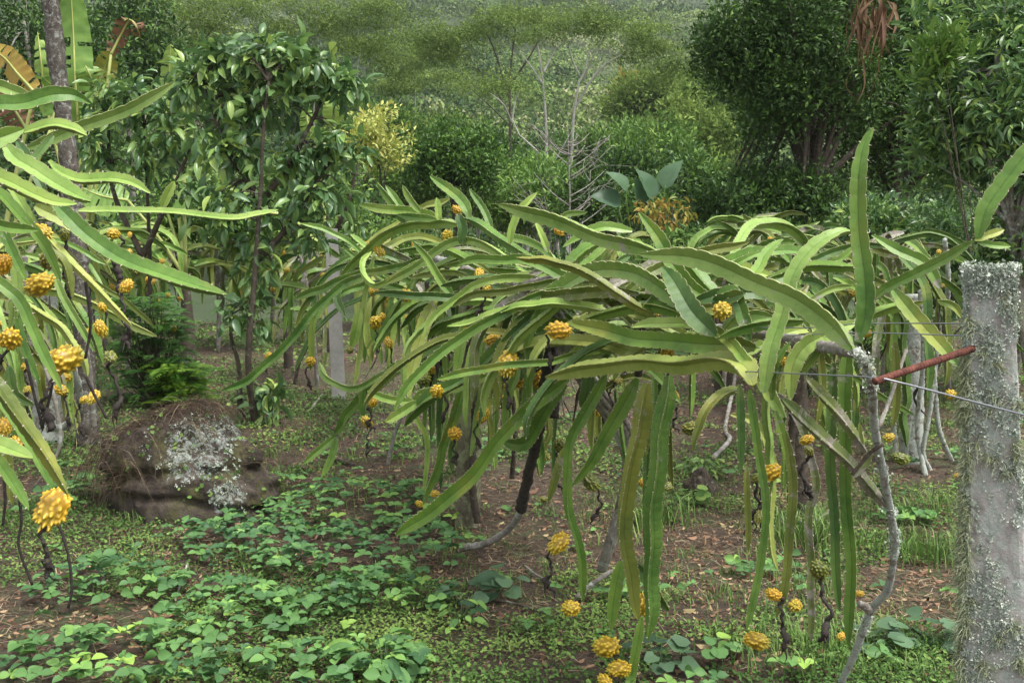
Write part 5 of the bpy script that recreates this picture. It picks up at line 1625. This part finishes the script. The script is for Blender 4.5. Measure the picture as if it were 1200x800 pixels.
# --- left plants
E = plant(20, 700, 'large climbing cactus at the left edge, its long stems reaching into the picture')
LS = [
    (22, [(60, 232), (78, 252), (102, 277), (140, 303), (187, 322), (225, 335), (267, 344)], (2.6, 2.5), 'stem_mid', PI),
    (21, [(-60, 178), (-20, 200), (8, 213), (37, 228), (62, 237), (90, 239)], (2.3, 2.5), 'stem_light', 0.5),
    (22, [(8, 170), (22, 185), (42, 196), (65, 214), (85, 228), (103, 236)], (2.7, 2.6), 'stem_light', PI),
    (15, [(58, 190), (72, 203), (95, 211), (130, 208), (155, 213), (177, 226)], (2.8, 2.8), 'stem_light', 0.5),
    (9, [(92, 246), (130, 246), (180, 247), (230, 252), (275, 256), (300, 251), (326, 245)], (4.0, 4.4), 'stem_light', 0.5),
    (12, [(189, 245), (195, 229), (204, 212)], (4.2, 4.2), 'stem_light', PI),
    (20, [(-40, 128), (0, 124), (30, 122), (60, 113), (85, 113), (104, 123)], (2.2, 2.3), 'stem_mid', 0.4),
    (14, [(-30, 98), (0, 100), (20, 108), (42, 116)], (2.4, 2.4), 'stem_light', PI),
    (24, [(-60, 180), (-25, 170), (0, 162), (28, 152)], (2.1, 2.2), 'stem_mid', PI), (15, [(26, 154), (60, 146), (85, 152), (102, 161)], (2.2, 2.2), 'stem_light', 0.4),
    (15, [(30, 172), (60, 162), (92, 151), (150, 130), (180, 112), (204, 95)], (3.2, 3.2), 'stem_light', PI),
    (15, [(-20, 215), (0, 229), (30, 261), (52, 290), (70, 330)], (2.6, 2.7), 'stem_mid', 0.4), (9, [(55, 278), (85, 310), (115, 340), (155, 381)], (3.2, 3.2), 'stem_yellow', 0.4),
    (12, [(-10, 250), (0, 264), (15, 298), (29, 328)], (2.8, 2.8), 'stem_mid', PI), (16, [(-30, 310), (0, 332), (22, 352), (36, 382), (50, 415), (72, 457)], (2.5, 2.5), 'stem_mid', PI / 3),
    (10, [(62, 316), (74, 345), (94, 380), (112, 412)], (3.0, 3.0), 'stem_light', PI), (18, [(-20, 430), (0, 456), (24, 490), (52, 532), (80, 580)], (2.3, 2.3), 'stem_olive', 0.4),
    (13, [(-10, 455), (15, 490), (42, 535), (66, 578)], (2.5, 2.5), 'stem_mid', PI), (24, [(-50, 500), (-15, 515), (38, 534)], (2.2, 2.2), 'stem_light', PI / 3), (17, [(-15, 520), (10, 560), (34, 598)], (2.3, 2.3), 'stem_mid', PI),
    (18, [(40, 240), (70, 255), (105, 276)], (3.0, 3.0), 'stem_yellow', PI), (15, [(-20, 258), (10, 266), (45, 268)], (2.6, 2.6), 'stem_mid', PI), (10, [(60, 290), (78, 310), (85, 350)], (3.1, 3.1), 'stem_olive', 0.3),
    (12, [(20, 340), (25, 400), (45, 450)], (3.0, 3.0), 'stem_mid', 0.3), (13, [(60, 250), (100, 275), (130, 290)], (3.4, 3.5), 'stem_light', 0.3), (15, [(10, 430), (18, 460), (40, 475)], (2.8, 2.8), 'stem_dark', PI),
    (10, [(62, 160), (40, 185), (20, 205)], (3.0, 2.9), 'stem_dark', PI), (13, [(20, 165), (38, 195), (58, 235)], (2.9, 2.8), 'stem_dark', PI), (12, [(-10, 190), (20, 230), (60, 300)], (3.0, 3.0), 'stem_light', 1),
    (13, [(0, 470), (8, 540), (15, 590)], (3.0, 3.0), 'stem_olive', 1), (13, [(15, 280), (20, 340), (12, 390)], (3.0, 3.0), 'stem_light', 1)]
for wp, pts, D, mt, rl in LS:
    tr(E, wp, pts, D, mat=mt, roll=rl)
for a_ in [(50, 272, 27, 2.9, 'y', 0), (133, 274, 19, 3.8, 'y', 1), (4, 310, 28, 2.7, 'o', 0), (47, 333, 38, 2.8, 'y', 0), (57, 305, 28, 3.0, 'g', 0), (75, 421, 46, 2.6, 'y', 1), (12, 397, 38, 2.6, 'y', 1),
           (148, 335, 20, 3.6, 'o', 1), (129, 419, 26, 3.4, 'g', 1), (118, 385, 20, 3.7, 'y', 0), (62, 595, 52, 2.35, 'y', 1), (110, 465, 19, 4.2, 'y', 0), (5, 500, 22, 2.8, 'o', 0), (75, 275, 18, 3.2, 'g', 1), (33, 457, 16, 3.2, 'y', 1)]:
    fruit(E, *a_[:5], tail=bool(a_[5]))
for pts in [[(20, 560), (25, 610), (22, 640), (38, 685)], [(68, 612), (80, 650), (84, 690), (80, 712)], [(5, 560), (6, 590), (3, 615)], [(100, 440), (112, 465), (125, 490)], [(50, 400), (62, 440), (50, 500)], [(100, 330), (106, 380), (100, 420)], [(30, 420), (42, 470), (50, 500)]]:
    wood(E, pts, 3.6, (2.6, 2.6), 'black', 'withered_stem')
wood(E, [(-190, 980), (-160, 700), (-150, 480), (-120, 250), (-60, 180)], 22, (2.6, 2.5), 'bark_lichen', 'trunk')

Fp = plant(62, 512, 'climbing cactus tangled round the grey lichened post on the left')
wood(Fp, [(60, 502), (78, 498), (92, 480), (92, 455), (85, 430), (75, 400)], 9, (7.0, 6.5), 'bark_lichen', 'trunk')
wood(Fp, [(110, 500), (105, 440), (98, 380), (100, 330)], 7, (6.5, 6.3), 'bark_grey')
wood(Fp, [(30, 520), (35, 440), (30, 360), (28, 300)], 9, (6.2, 6.2), 'bark_grey')
LF = ((-3.9, 8.2, 1.3), (-2.7, 4.6, 1.3))
fill(Fp, 95, LF, (1.1, 1.5), AZ, 0.8, (0.4, 1.3), (0.035, 0.06), ('stem_light', 'stem_mid', 'stem_olive', 'stem_dark', 'stem_yellow'), True, extra=[(240, 0, 600, 900), (130, 400, 600, 800), (0, 0, 700, 190)], nd=40)
for (x, y, s_, c_) in [(150, 296, 12, 'y'), (105, 330, 14, 'g'), (98, 468, 12, 'y'), (60, 455, 12, 'y'), (30, 430, 16, 'o'), (120, 360, 12, 'y')]:
    fruit(Fp, x, y, s_, 5.0, c_, tail=True)
Gp = plant(150, 430, 'far climbing cactus of yellow green stems at the back of the left row')
LG = ((-4.9, 13.5, 1.35), (-4.0, 9.0, 1.35))
fill(Gp, 95, LG, (1.15, 1.6), AZ, 0.7, (0.5, 1.4), (0.045, 0.07), ('stem_light', 'stem_yellow', 'stem_light', 'stem_mid'), False, extra=[(0, 0, 1300, 195), (300, 0, 700, 900)], nd=20)
for (x, y, s_) in [(152, 275, 8), (190, 306, 9), (197, 346, 9), (204, 385, 8), (160, 318, 7), (180, 330, 7)]:
    fruit(Gp, x, y, s_, 9.0, 'y', tail=False)
wood(Gp, [(150, 430), (152, 380), (150, 320)], 6, (10, 10), 'bark_grey', 'trunk')
G2 = plant(318, 380, 'small far climbing cactus seen between the coffee shrub and the pale post')
fill(G2, 40, ((-3.2, 14.5, 1.3), (-4.2, 12.0, 1.3)), (1.1, 1.5), AZ, 0.9, (0.5, 1.2), (0.06, 0.09), ('stem_light', 'stem_yellow', 'stem_mid'), False, extra=[(0, 0, 1300, 225)], nd=12)
wood(G2, [(318, 385), (320, 340), (318, 300)], 4, (14, 13), 'bark_grey', 'trunk')

# --- right hand back rows
Hp = plant(936, 590, 'climbing cactus on the dark wooden post behind the right hand arms')
fill(Hp, 60, ((1.45, 5.2, 1.3), (2.1, 7.6, 1.3)), (1.15, 1.55), 0.2, 0.9, (0.4, 1.1), (0.04, 0.065), ('stem_mid', 'stem_light', 'stem_dark', 'stem_olive'), True, extra=[(0, 0, 1300, 250), (640, 440, 860, 800), (870, 560, 1300, 800)], nd=22)
wood(Hp, [(936, 590), (928, 520), (940, 450), (935, 380)], 8, (5.6, 5.6), 'bark_dark', 'trunk')
wood(Hp, [(985, 590), (955, 610), (938, 612)], 5, (5.3, 5.3), 'bark_grey', 'withered_stem')
Ip = plant(1070, 545, 'climbing cactus with thin grey trunks behind the rusty rod')
fill(Ip, 62, ((2.2, 6.0, 1.35), (3.6, 9.0, 1.35)), (1.15, 1.6), 0.4, 0.9, (0.4, 1.1), (0.04, 0.065), ('stem_mid', 'stem_light', 'stem_olive', 'stem_dark'), True, extra=[(0, 0, 1300, 262), (900, 590, 1300, 800)], nd=26)
for pts in [[(1060, 545), (1066, 480), (1060, 400)], [(1085, 560), (1075, 500), (1082, 420), (1078, 340)], [(1108, 600), (1088, 575), (1092, 556), (1082, 530), (1090, 480), (1100, 400)], [(1050, 540), (1048, 480), (1060, 430), (1050, 380)], [(1115, 540), (1100, 500), (1094, 430)], [(1110, 360), (1111, 320), (1107, 280)]]:
    wood(Ip, pts, 6, (6.6, 6.4), 'bark_lichen', 'trunk')
for a_ in [(1042, 512, 15, 6.2, 'y'), (1114, 462, 18, 4.5, 'y'), (1055, 537, 22, 5.6, 'g'), (1122, 557, 9, 5.0, 'o'), (1105, 335, 7, 6.0, 'o'), (1035, 330, 7, 6.5, 'o')]:
    fruit(Ip, *a_, tail=False)
Jp = plant(848, 462, 'far climbing cactus with pale tips in front of the dark tree')
fill(Jp, 95, ((1.9, 8.4, 1.4), (2.9, 10.5, 1.4)), (1.2, 1.65), 0.2, 1.2, (0.4, 1.1), (0.045, 0.07), ('stem_mid', 'stem_light', 'stem_light', 'stem_olive'), True, extra=[(0, 0, 1300, 248), (560, 0, 800, 900)], elr=(0.0, 1.3), nd=14)
for pts in [[(848, 462), (850, 400), (846, 340)], [(835, 537), (855, 515), (850, 500), (860, 450), (862, 410)], [(905, 440), (900, 400), (902, 350)]]:
    wood(Jp, pts, 5, (8.8, 8.8), 'bark_grey', 'trunk')
Kp = plant(700, 420, 'distant climbing cactus glimpsed under the middle of the row')
fill(Kp, 40, ((0.6, 12.5, 1.35), (2.2, 12.5, 1.35)), (1.0, 1.5), 1.5, 0.9, (0.5, 1.3), (0.06, 0.09), ('stem_mid', 'stem_light', 'stem_olive'), False, extra=[(0, 0, 1300, 262)], nd=20)
wood(Kp, [(700, 420), (702, 370), (698, 330)], 5, (12, 12), 'bark_dark', 'trunk')
#PART3
# ------------------------------------------------------------------ ground cover
def scatter(n, y0, y1, power=1.0):
    """random ground points inside the view, denser near"""
    Y_ = (rng.uniform(y0 ** power, y1 ** power, n)) ** (1 / power)
    X_ = rng.uniform(-0.56, 0.56, n) * Y_ + rng.uniform(-0.3, 0.3, n)
    return X_, Y_


def stuff(G, name, mats, label, cat, smooth=False):
    o = G.build(name, mats, smooth=smooth); o['kind'] = 'stuff'; o['label'] = label; o['category'] = cat
    return o


def blobmask(X_, Y_, blobs):
    m_ = np.zeros(len(X_))
    for (px, py, rx, ry) in blobs:
        c = ground_at(px, py)
        m_ = np.maximum(m_, 1 - np.sqrt(((X_ - c[0]) / rx) ** 2 + ((Y_ - c[1]) / ry) ** 2))
    return m_


rock_c = ground_at(196, 612) + [0, 0.35, 0]


def offrock(X_, Y_):
    return ((X_ - rock_c[0]) / 0.52) ** 2 + ((Y_ - rock_c[1]) / 0.38) ** 2 > 1


BARE = [(480, 560, 0.9, 1.0), (600, 700, 0.5, 0.35), (780, 620, 0.8, 0.9), (1060, 690, 0.5, 0.6), (60, 740, 0.45, 0.25), (560, 660, 0.5, 0.3), (720, 480, 0.9, 1.2), (880, 620, 0.5, 0.8), (950, 560, 0.8, 1.0), (470, 410, 1.4, 1.2)]
# tiny weeds
G = Geo()
for (n, y0, y1, s0, s1) in [(120000, 3.0, 6.5, 0.007, 0.020), (75000, 6.5, 11, 0.012, 0.030), (45000, 11, 19, 0.025, 0.05)]:
    X_, Y_ = scatter(n, y0, y1, 1.0)
    d = 0.42 - 0.16 * np.clip(X_ * 2 + 0.3, 0, 1) * (Y_ < 9) + 1.7 * fbm(X_, Y_, 1.1, 41) + 1.6 * fbm(X_, Y_, 4.0, 42) - 0.5 * np.clip(blobmask(X_, Y_, BARE) * 2, 0, 1)
    k = (rng.uniform(size=n) < d) & offrock(X_, Y_)
    X_, Y_ = X_[k], Y_[k]; n = len(X_)
    pos = np.stack([X_, Y_, gh(X_, Y_) + rng.uniform(0.002, 0.035, n)], -1)
    ax = rdir(n); ax[:, 2] = np.abs(ax[:, 2]) * 0.5
    nr = rdir(n) * 0.5 + [0, 0, 1]
    rn = np.clip(0.5 + 1.0 * fbm(X_, Y_, 2.0, 44) + rng.normal(size=n) * 0.22, 0, 1)
    h_ = n // 2
    sz_ = rng.uniform(s0, s1, n)
    place(G, T_round(6), pos[:h_], ax[:h_], nr[:h_], sz_[:h_], rn[:h_])
    place(G, T_leaf(0.38, 0.08, 0.2), pos[h_:], ax[h_:] + [0, 0, 0.25], nr[h_:], sz_[h_:] * 1.6, rn[h_:] * 0.9)
stuff(G, 'ground_weeds', [LM['weed']], 'low carpet of tiny green weeds on the orchard floor', 'ground cover')

# broad trifoliate leaves, lower left
BEAN = [(300, 740, 0.75, 0.55), (360, 650, 0.9, 0.7), (420, 600, 0.9, 0.7), (230, 700, 0.5, 0.35), (420, 700, 0.35, 0.3), (130, 700, 0.5, 0.4), (330, 790, 0.6, 0.4), (480, 640, 0.45, 0.35), (90, 600, 0.4, 0.35), (330, 570, 0.5, 0.5), (120, 780, 0.6, 0.35),
        (470, 700, 0.35, 0.25), (190, 560, 0.3, 0.3), (240, 640, 0.4, 0.3)]
G = Geo()
X_, Y_ = scatter(13000, 3.2, 8.5, 1.3)
mk = blobmask(X_, Y_, BEAN) + 0.75 * fbm(X_, Y_, 2.0, 51)
k = (mk > 0.30) & (rng.uniform(size=len(X_)) < np.clip((mk - 0.1) * 3.2, 0, 1) * 0.62) & offrock(X_, Y_)
k |= (rng.uniform(size=len(X_)) < 0.015) & offrock(X_, Y_)
X_, Y_, mk = X_[k], Y_[k], mk[k]
print('bean plants', len(X_))
TB = T_rich(0.72, 0.12, 0.16, 5, 0.40)
for x, y, mm_ in zip(X_, Y_, mk):
    hgt = rng.uniform(0.01, 0.04) + 0.13 * max(mm_, 0) * rng.uniform(0.4, 1.2)
    c = np.array([x, y, float(gh(x, y)) + hgt])
    s_ = rng.uniform(0.024, 0.060)
    az = rng.uniform(0, 6.28)
    tl = rng.normal(size=3) * 0.38 + [0, -0.12, 1]
    pos = np.array([c] * 3)
    ax = np.array([[math.cos(az + k_ * 2.05), math.sin(az + k_ * 2.05), rng.uniform(-0.05, 0.3)] for k_ in range(3)])
    nr = np.array([tl + rng.normal(size=3) * 0.12 for _ in range(3)])
    a_ = np.clip(rng.beta(2, 3) + 0.25 * (rng.uniform() < 0.08) + fbm(x, y, 3.0, 55) * 0.5, 0, 1)
    place(G, TB, pos, ax, nr, s_ * rng.uniform(0.85, 1.15, 3), np.clip(a_ + rng.normal(size=3) * 0.05, 0, 1))
    if False:
        tube(G, [[x, y, float(gh(x, y))], c], [0.0014], 3, 2, close=False, a=0.3)
stuff(G, 'bean_groundcover', [LM['bean']], 'patch of soft green three leaved ground cover at the lower left', 'ground cover', True)

# grass tufts
G = Geo()
def tuft(cx, cy, n, L, spread):
    X_ = cx + rng.normal(size=n) * spread; Y_ = cy + rng.normal(size=n) * spread
    for x, y in zip(X_, Y_):
        az = rng.uniform(0, 6.28); l = L * rng.uniform(0.5, 1.2); ln = rng.uniform(0.2, 0.9)
        z0 = float(gh(x, y))
        d = np.array([math.cos(az), math.sin(az), 0])
        Q = np.array([[x, y, z0], np.array([x, y, z0]) + d * l * ln * 0.35 + [0, 0, l * 0.6], np.array([x, y, z0]) + d * l * ln * 0.95 + [0, 0, l * (0.95 - ln * 0.5)]])
        sd_ = np.array([-d[1], d[0], 0]) * 0.0035 * (L / 0.2) ** 0.5
        Q = cat_path(Q, 5)
        wv = np.array([1, 0.95, 0.8, 0.5, 0.08])[:, None]
        V_ = np.stack([Q - sd_ * wv, Q + sd_ * wv], 1).reshape(-1, 3)
        i = np.arange(4) * 2
        G.add(V_, [np.stack([i, i + 1, i + 3, i + 2], -1)], 0, rng.uniform())
for (px, py, n, L, s_) in [(945, 625, 260, 0.22, 0.13), (930, 770, 220, 0.14, 0.16), (1085, 650, 120, 0.2, 0.10), (760, 610, 110, 0.26, 0.07), (1000, 760, 120, 0.1, 0.2), (1040, 775, 120, 0.09, 0.2), (790, 600, 60, 0.18, 0.08), (960, 690, 90, 0.12, 0.12), (300, 560, 80, 0.15, 0.1),
                           (265, 600, 90, 0.14, 0.07), (440, 580, 60, 0.12, 0.2), (850, 730, 90, 0.07, 0.2), (700, 600, 60, 0.1, 0.15), (1090, 600, 80, 0.15, 0.1)]:
    g = ground_at(px, py); tuft(g[0], g[1], n, L, s_)
X_, Y_ = scatter(4200, 3.3, 14, 1.0)
kk = (fbm(X_, Y_, 1.0, 61) + 0.1 * (X_ > -0.5) > 0.04) & offrock(X_, Y_)
for x, y in zip(X_[kk], Y_[kk]):
    tuft(x, y, 9, rng.uniform(0.03, 0.09), 0.03)
stuff(G, 'grass', [LM['grass']], 'loose tufts of green grass on the orchard floor', 'grass')

# leaf litter and straw
G = Geo()
X_, Y_ = scatter(42000, 3.0, 14, 1.0)
k = rng.uniform(size=len(X_)) < np.clip(0.45 + 0.8 * blobmask(X_, Y_, BARE) + 0.9 * fbm(X_, Y_, 1.5, 71) + 0.25 * (X_ > 0.3), 0.03, 1)
X_, Y_ = X_[k], Y_[k]; n = len(X_)
pos = np.stack([X_, Y_, gh(X_, Y_) + rng.uniform(0.003, 0.014, n)], -1)
nr = rdir(n) * 0.45 + [0, 0, 1]; ax = rdir(n); ax[:, 2] *= 0.2
sz = rng.uniform(0.012, 0.04, n) * np.where(rng.uniform(size=n) < 0.08, 2.0, 1)
place(G, T_rich(0.4, 0.15, -0.3, 4), pos, ax, nr, sz, rng.uniform(0, 1, n))
stuff(G, 'leaf_litter', [LM['litter']], 'fallen rust brown leaves scattered over the soil', 'leaf litter')
G = Geo()
TS = (np.array([(-0.02, 0, 0), (0.02, 0, 0), (0.03, 0.5, 0.04), (-0.01, 0.5, 0.04), (0.015, 1, 0), (-0.01, 1, 0)]), np.array([(0, 1, 2, 3), (3, 2, 4, 5)]))
X_, Y_ = scatter(95000, 3.0, 13, 1.0)
k = rng.uniform(size=len(X_)) < np.clip(0.45 + 0.6 * blobmask(X_, Y_, BARE) + 0.9 * fbm(X_, Y_, 1.8, 72), 0.05, 1)
k &= offrock(X_, Y_) | True
X_, Y_ = X_[k], Y_[k]; n = len(X_)
pos = np.stack([X_, Y_, gh(X_, Y_) + rng.uniform(0.002, 0.012, n)], -1)
ax = rdir(n); ax[:, 2] *= 0.10
place(G, TS, pos, ax, rdir(n) * 0.3 + [0, 0, 1], rng.uniform(0.015, 0.075, n), rng.uniform(0, 1, n))
stuff(G, 'straw', [LM['straw']], 'dry straw and fine twigs lying on the soil', 'straw')

# sticks on the ground: separate things
for (pts, wpx, lb, mt) in [([(365, 480), (372, 470), (378, 460)], 3, 'short pale stick standing in the weeds left of the pale post', 'bark_white'),
                      ([(383, 528), (400, 533), (415, 538)], 5, 'brown stick lying on bare soil below the pale post', 'bark_dark'),
                      ([(560, 702), (590, 704), (620, 712), (645, 722)], 4, 'thin reddish brown stick lying in front of the central trunk', 'bark_dark'),
                      ([(1030, 785), (1048, 792), (1064, 800)], 6, 'orange brown stick at the lower right near the lichened post', 'bark_dark'),
                      ([(222, 660), (212, 690), (205, 712)], 3, 'pale straw stalk leaning in the lower left weeds', 'bark_white'),
                      ([(615, 660), (630, 672), (650, 680)], 3, 'pale twig right of the mossy post foot', 'bark_grey')]:
    P = [ground_at(x, y) + [0, 0, 0.02] for x, y in pts]
    root = thing('stick', P[0], lb, 'stick', 'sticks on the orchard floor')
    G = Geo(); r = wpx * P[0][1] / F / 2; tube(G, P, [r, r, r * 0.6], 6, 16, rough=0.1); G.build('wood', [M[mt]], root)

# single plants on the floor
def weed(label, px, py, n, L, ls, mat, tm, name='leafy_weed', dirt=False):
    g = ground_at(px, py); root = thing(name, g, label, 'plant', 'single leafy weeds on the orchard floor')
    G = Geo()
    for k in range(n):
        az = rng.uniform(0, 6.28); e = g + np.array([math.cos(az) * L * rng.uniform(0.1, 0.9), math.sin(az) * L * rng.uniform(0.1, 0.9), L * rng.uniform(0.2, 1)])
        tube(G, [g, (g + e) / 2 + [0, 0, 0.02], e], [0.002, 0.0015, 0.001], 4, 4, a=0.3)
        place(G, tm, np.array([e]), np.array([[math.cos(az), math.sin(az), -0.1]]), np.array([[0, -0.2, 1]]) + rng.normal(size=(1, 3)) * 0.3, np.array([ls * rng.uniform(0.7, 1.2)]), np.array([rng.uniform()]))
    G.build('leaves', [LM[mat]], root)


weed('small bright leafy plant beside a dark lump right of the hanging stems', 822, 552, 60, 0.16, 0.06, 'bright', T_rich(0.4, 0.3, 0.1, 4))
weed('low dark leafy weed below the bright leafy plant', 808, 582, 26, 0.12, 0.06, 'weed', T_round(8))
weed('round leaved weed right of the lowest yellow fruits', 835, 775, 12, 0.10, 0.062, 'bean', T_round(9))
weed('grey green lobed weed beside the lowest hanging cactus tip', 775, 790, 12, 0.12, 0.075, 'taro', T_round(9, 0.15))
weed('broad leaved weed at the foot of the pale woody trunk', 1028, 770, 10, 0.10, 0.07, 'taro', T_round(9))
weed('pair of broad grey green leaves left of the lichened post foot', 1085, 770, 12, 0.14, 0.085, 'taro', T_round(9, 0.1))
weed('rosette of long pale green leaves at the bottom left of centre', 450, 790, 26, 0.14, 0.13, 'bean', T_rich(0.3, 0.3, 0.1, 5))
weed('grey green weed standing between the bean patch and the central trunk', 535, 705, 10, 0.12, 0.07, 'taro', T_round(9, 0.1))
weed('blue green broad weed in the middle foreground', 585, 690, 12, 0.12, 0.08, 'taro', T_round(9, 0.1))
weed('light green weed with paired leaves in the foreground centre', 540, 725, 12, 0.12, 0.065, 'bean', T_rich(0.5, 0.2, 0.1, 4))
root = thing('dark_stone', ground_at(820, 570), 'dark lump of rock behind the small bright leafy plant', 'rock')
x = np.sin(PH) * np.cos(TH); y = np.sin(PH) * np.sin(TH); z = np.cos(PH)
rad = 1 + 0.4 * fbm(x * 2, y * 2 + z, 1.2, 88)
V = np.stack([x * 0.10 * rad, y * 0.1 * rad, z * 0.14 * rad], -1).reshape(-1, 3)
nu, nv_ = 110, 70
i = np.arange(nv_ - 1)[:, None] * nu; j = np.arange(nu)[None]; j2 = (j + 1) % nu
link('rock', make_mesh('rock', V, [np.stack([i + j, i + nu + j, i + nu + j2, i + j2], -1).reshape(-1, 4)], [M['bark_dark']]), root)

# ------------------------------------------------------------------ haze
HAZE = True
if HAZE:
    m = bpy.data.materials.new('haze_air'); m.use_nodes = True
    t = m.node_tree; t.nodes.clear()
    o_ = t.nodes.new('ShaderNodeOutputMaterial'); v = t.nodes.new('ShaderNodeVolumePrincipled')
    v.inputs['Color'].default_value = (0.92, 0.96, 1.0, 1); v.inputs['Density'].default_value = 0.00035; v.inputs['Anisotropy'].default_value = 0.1
    t.links.new(v.outputs[0], o_.inputs['Volume'])
    a, b_, c, d, e, f = -1450, 1450, -40, 1550, -12, 420
    V = np.array([(x, y, z) for x in (a, b_) for y in (c, d) for z in (e, f)])
    fs = np.array([(0, 1, 3, 2), (4, 6, 7, 5), (0, 4, 5, 1), (2, 3, 7, 6), (0, 2, 6, 4), (1, 5, 7, 3)])
    o = link('haze', make_mesh('haze', V, [fs], [m], smooth=False)); o['kind'] = 'stuff'
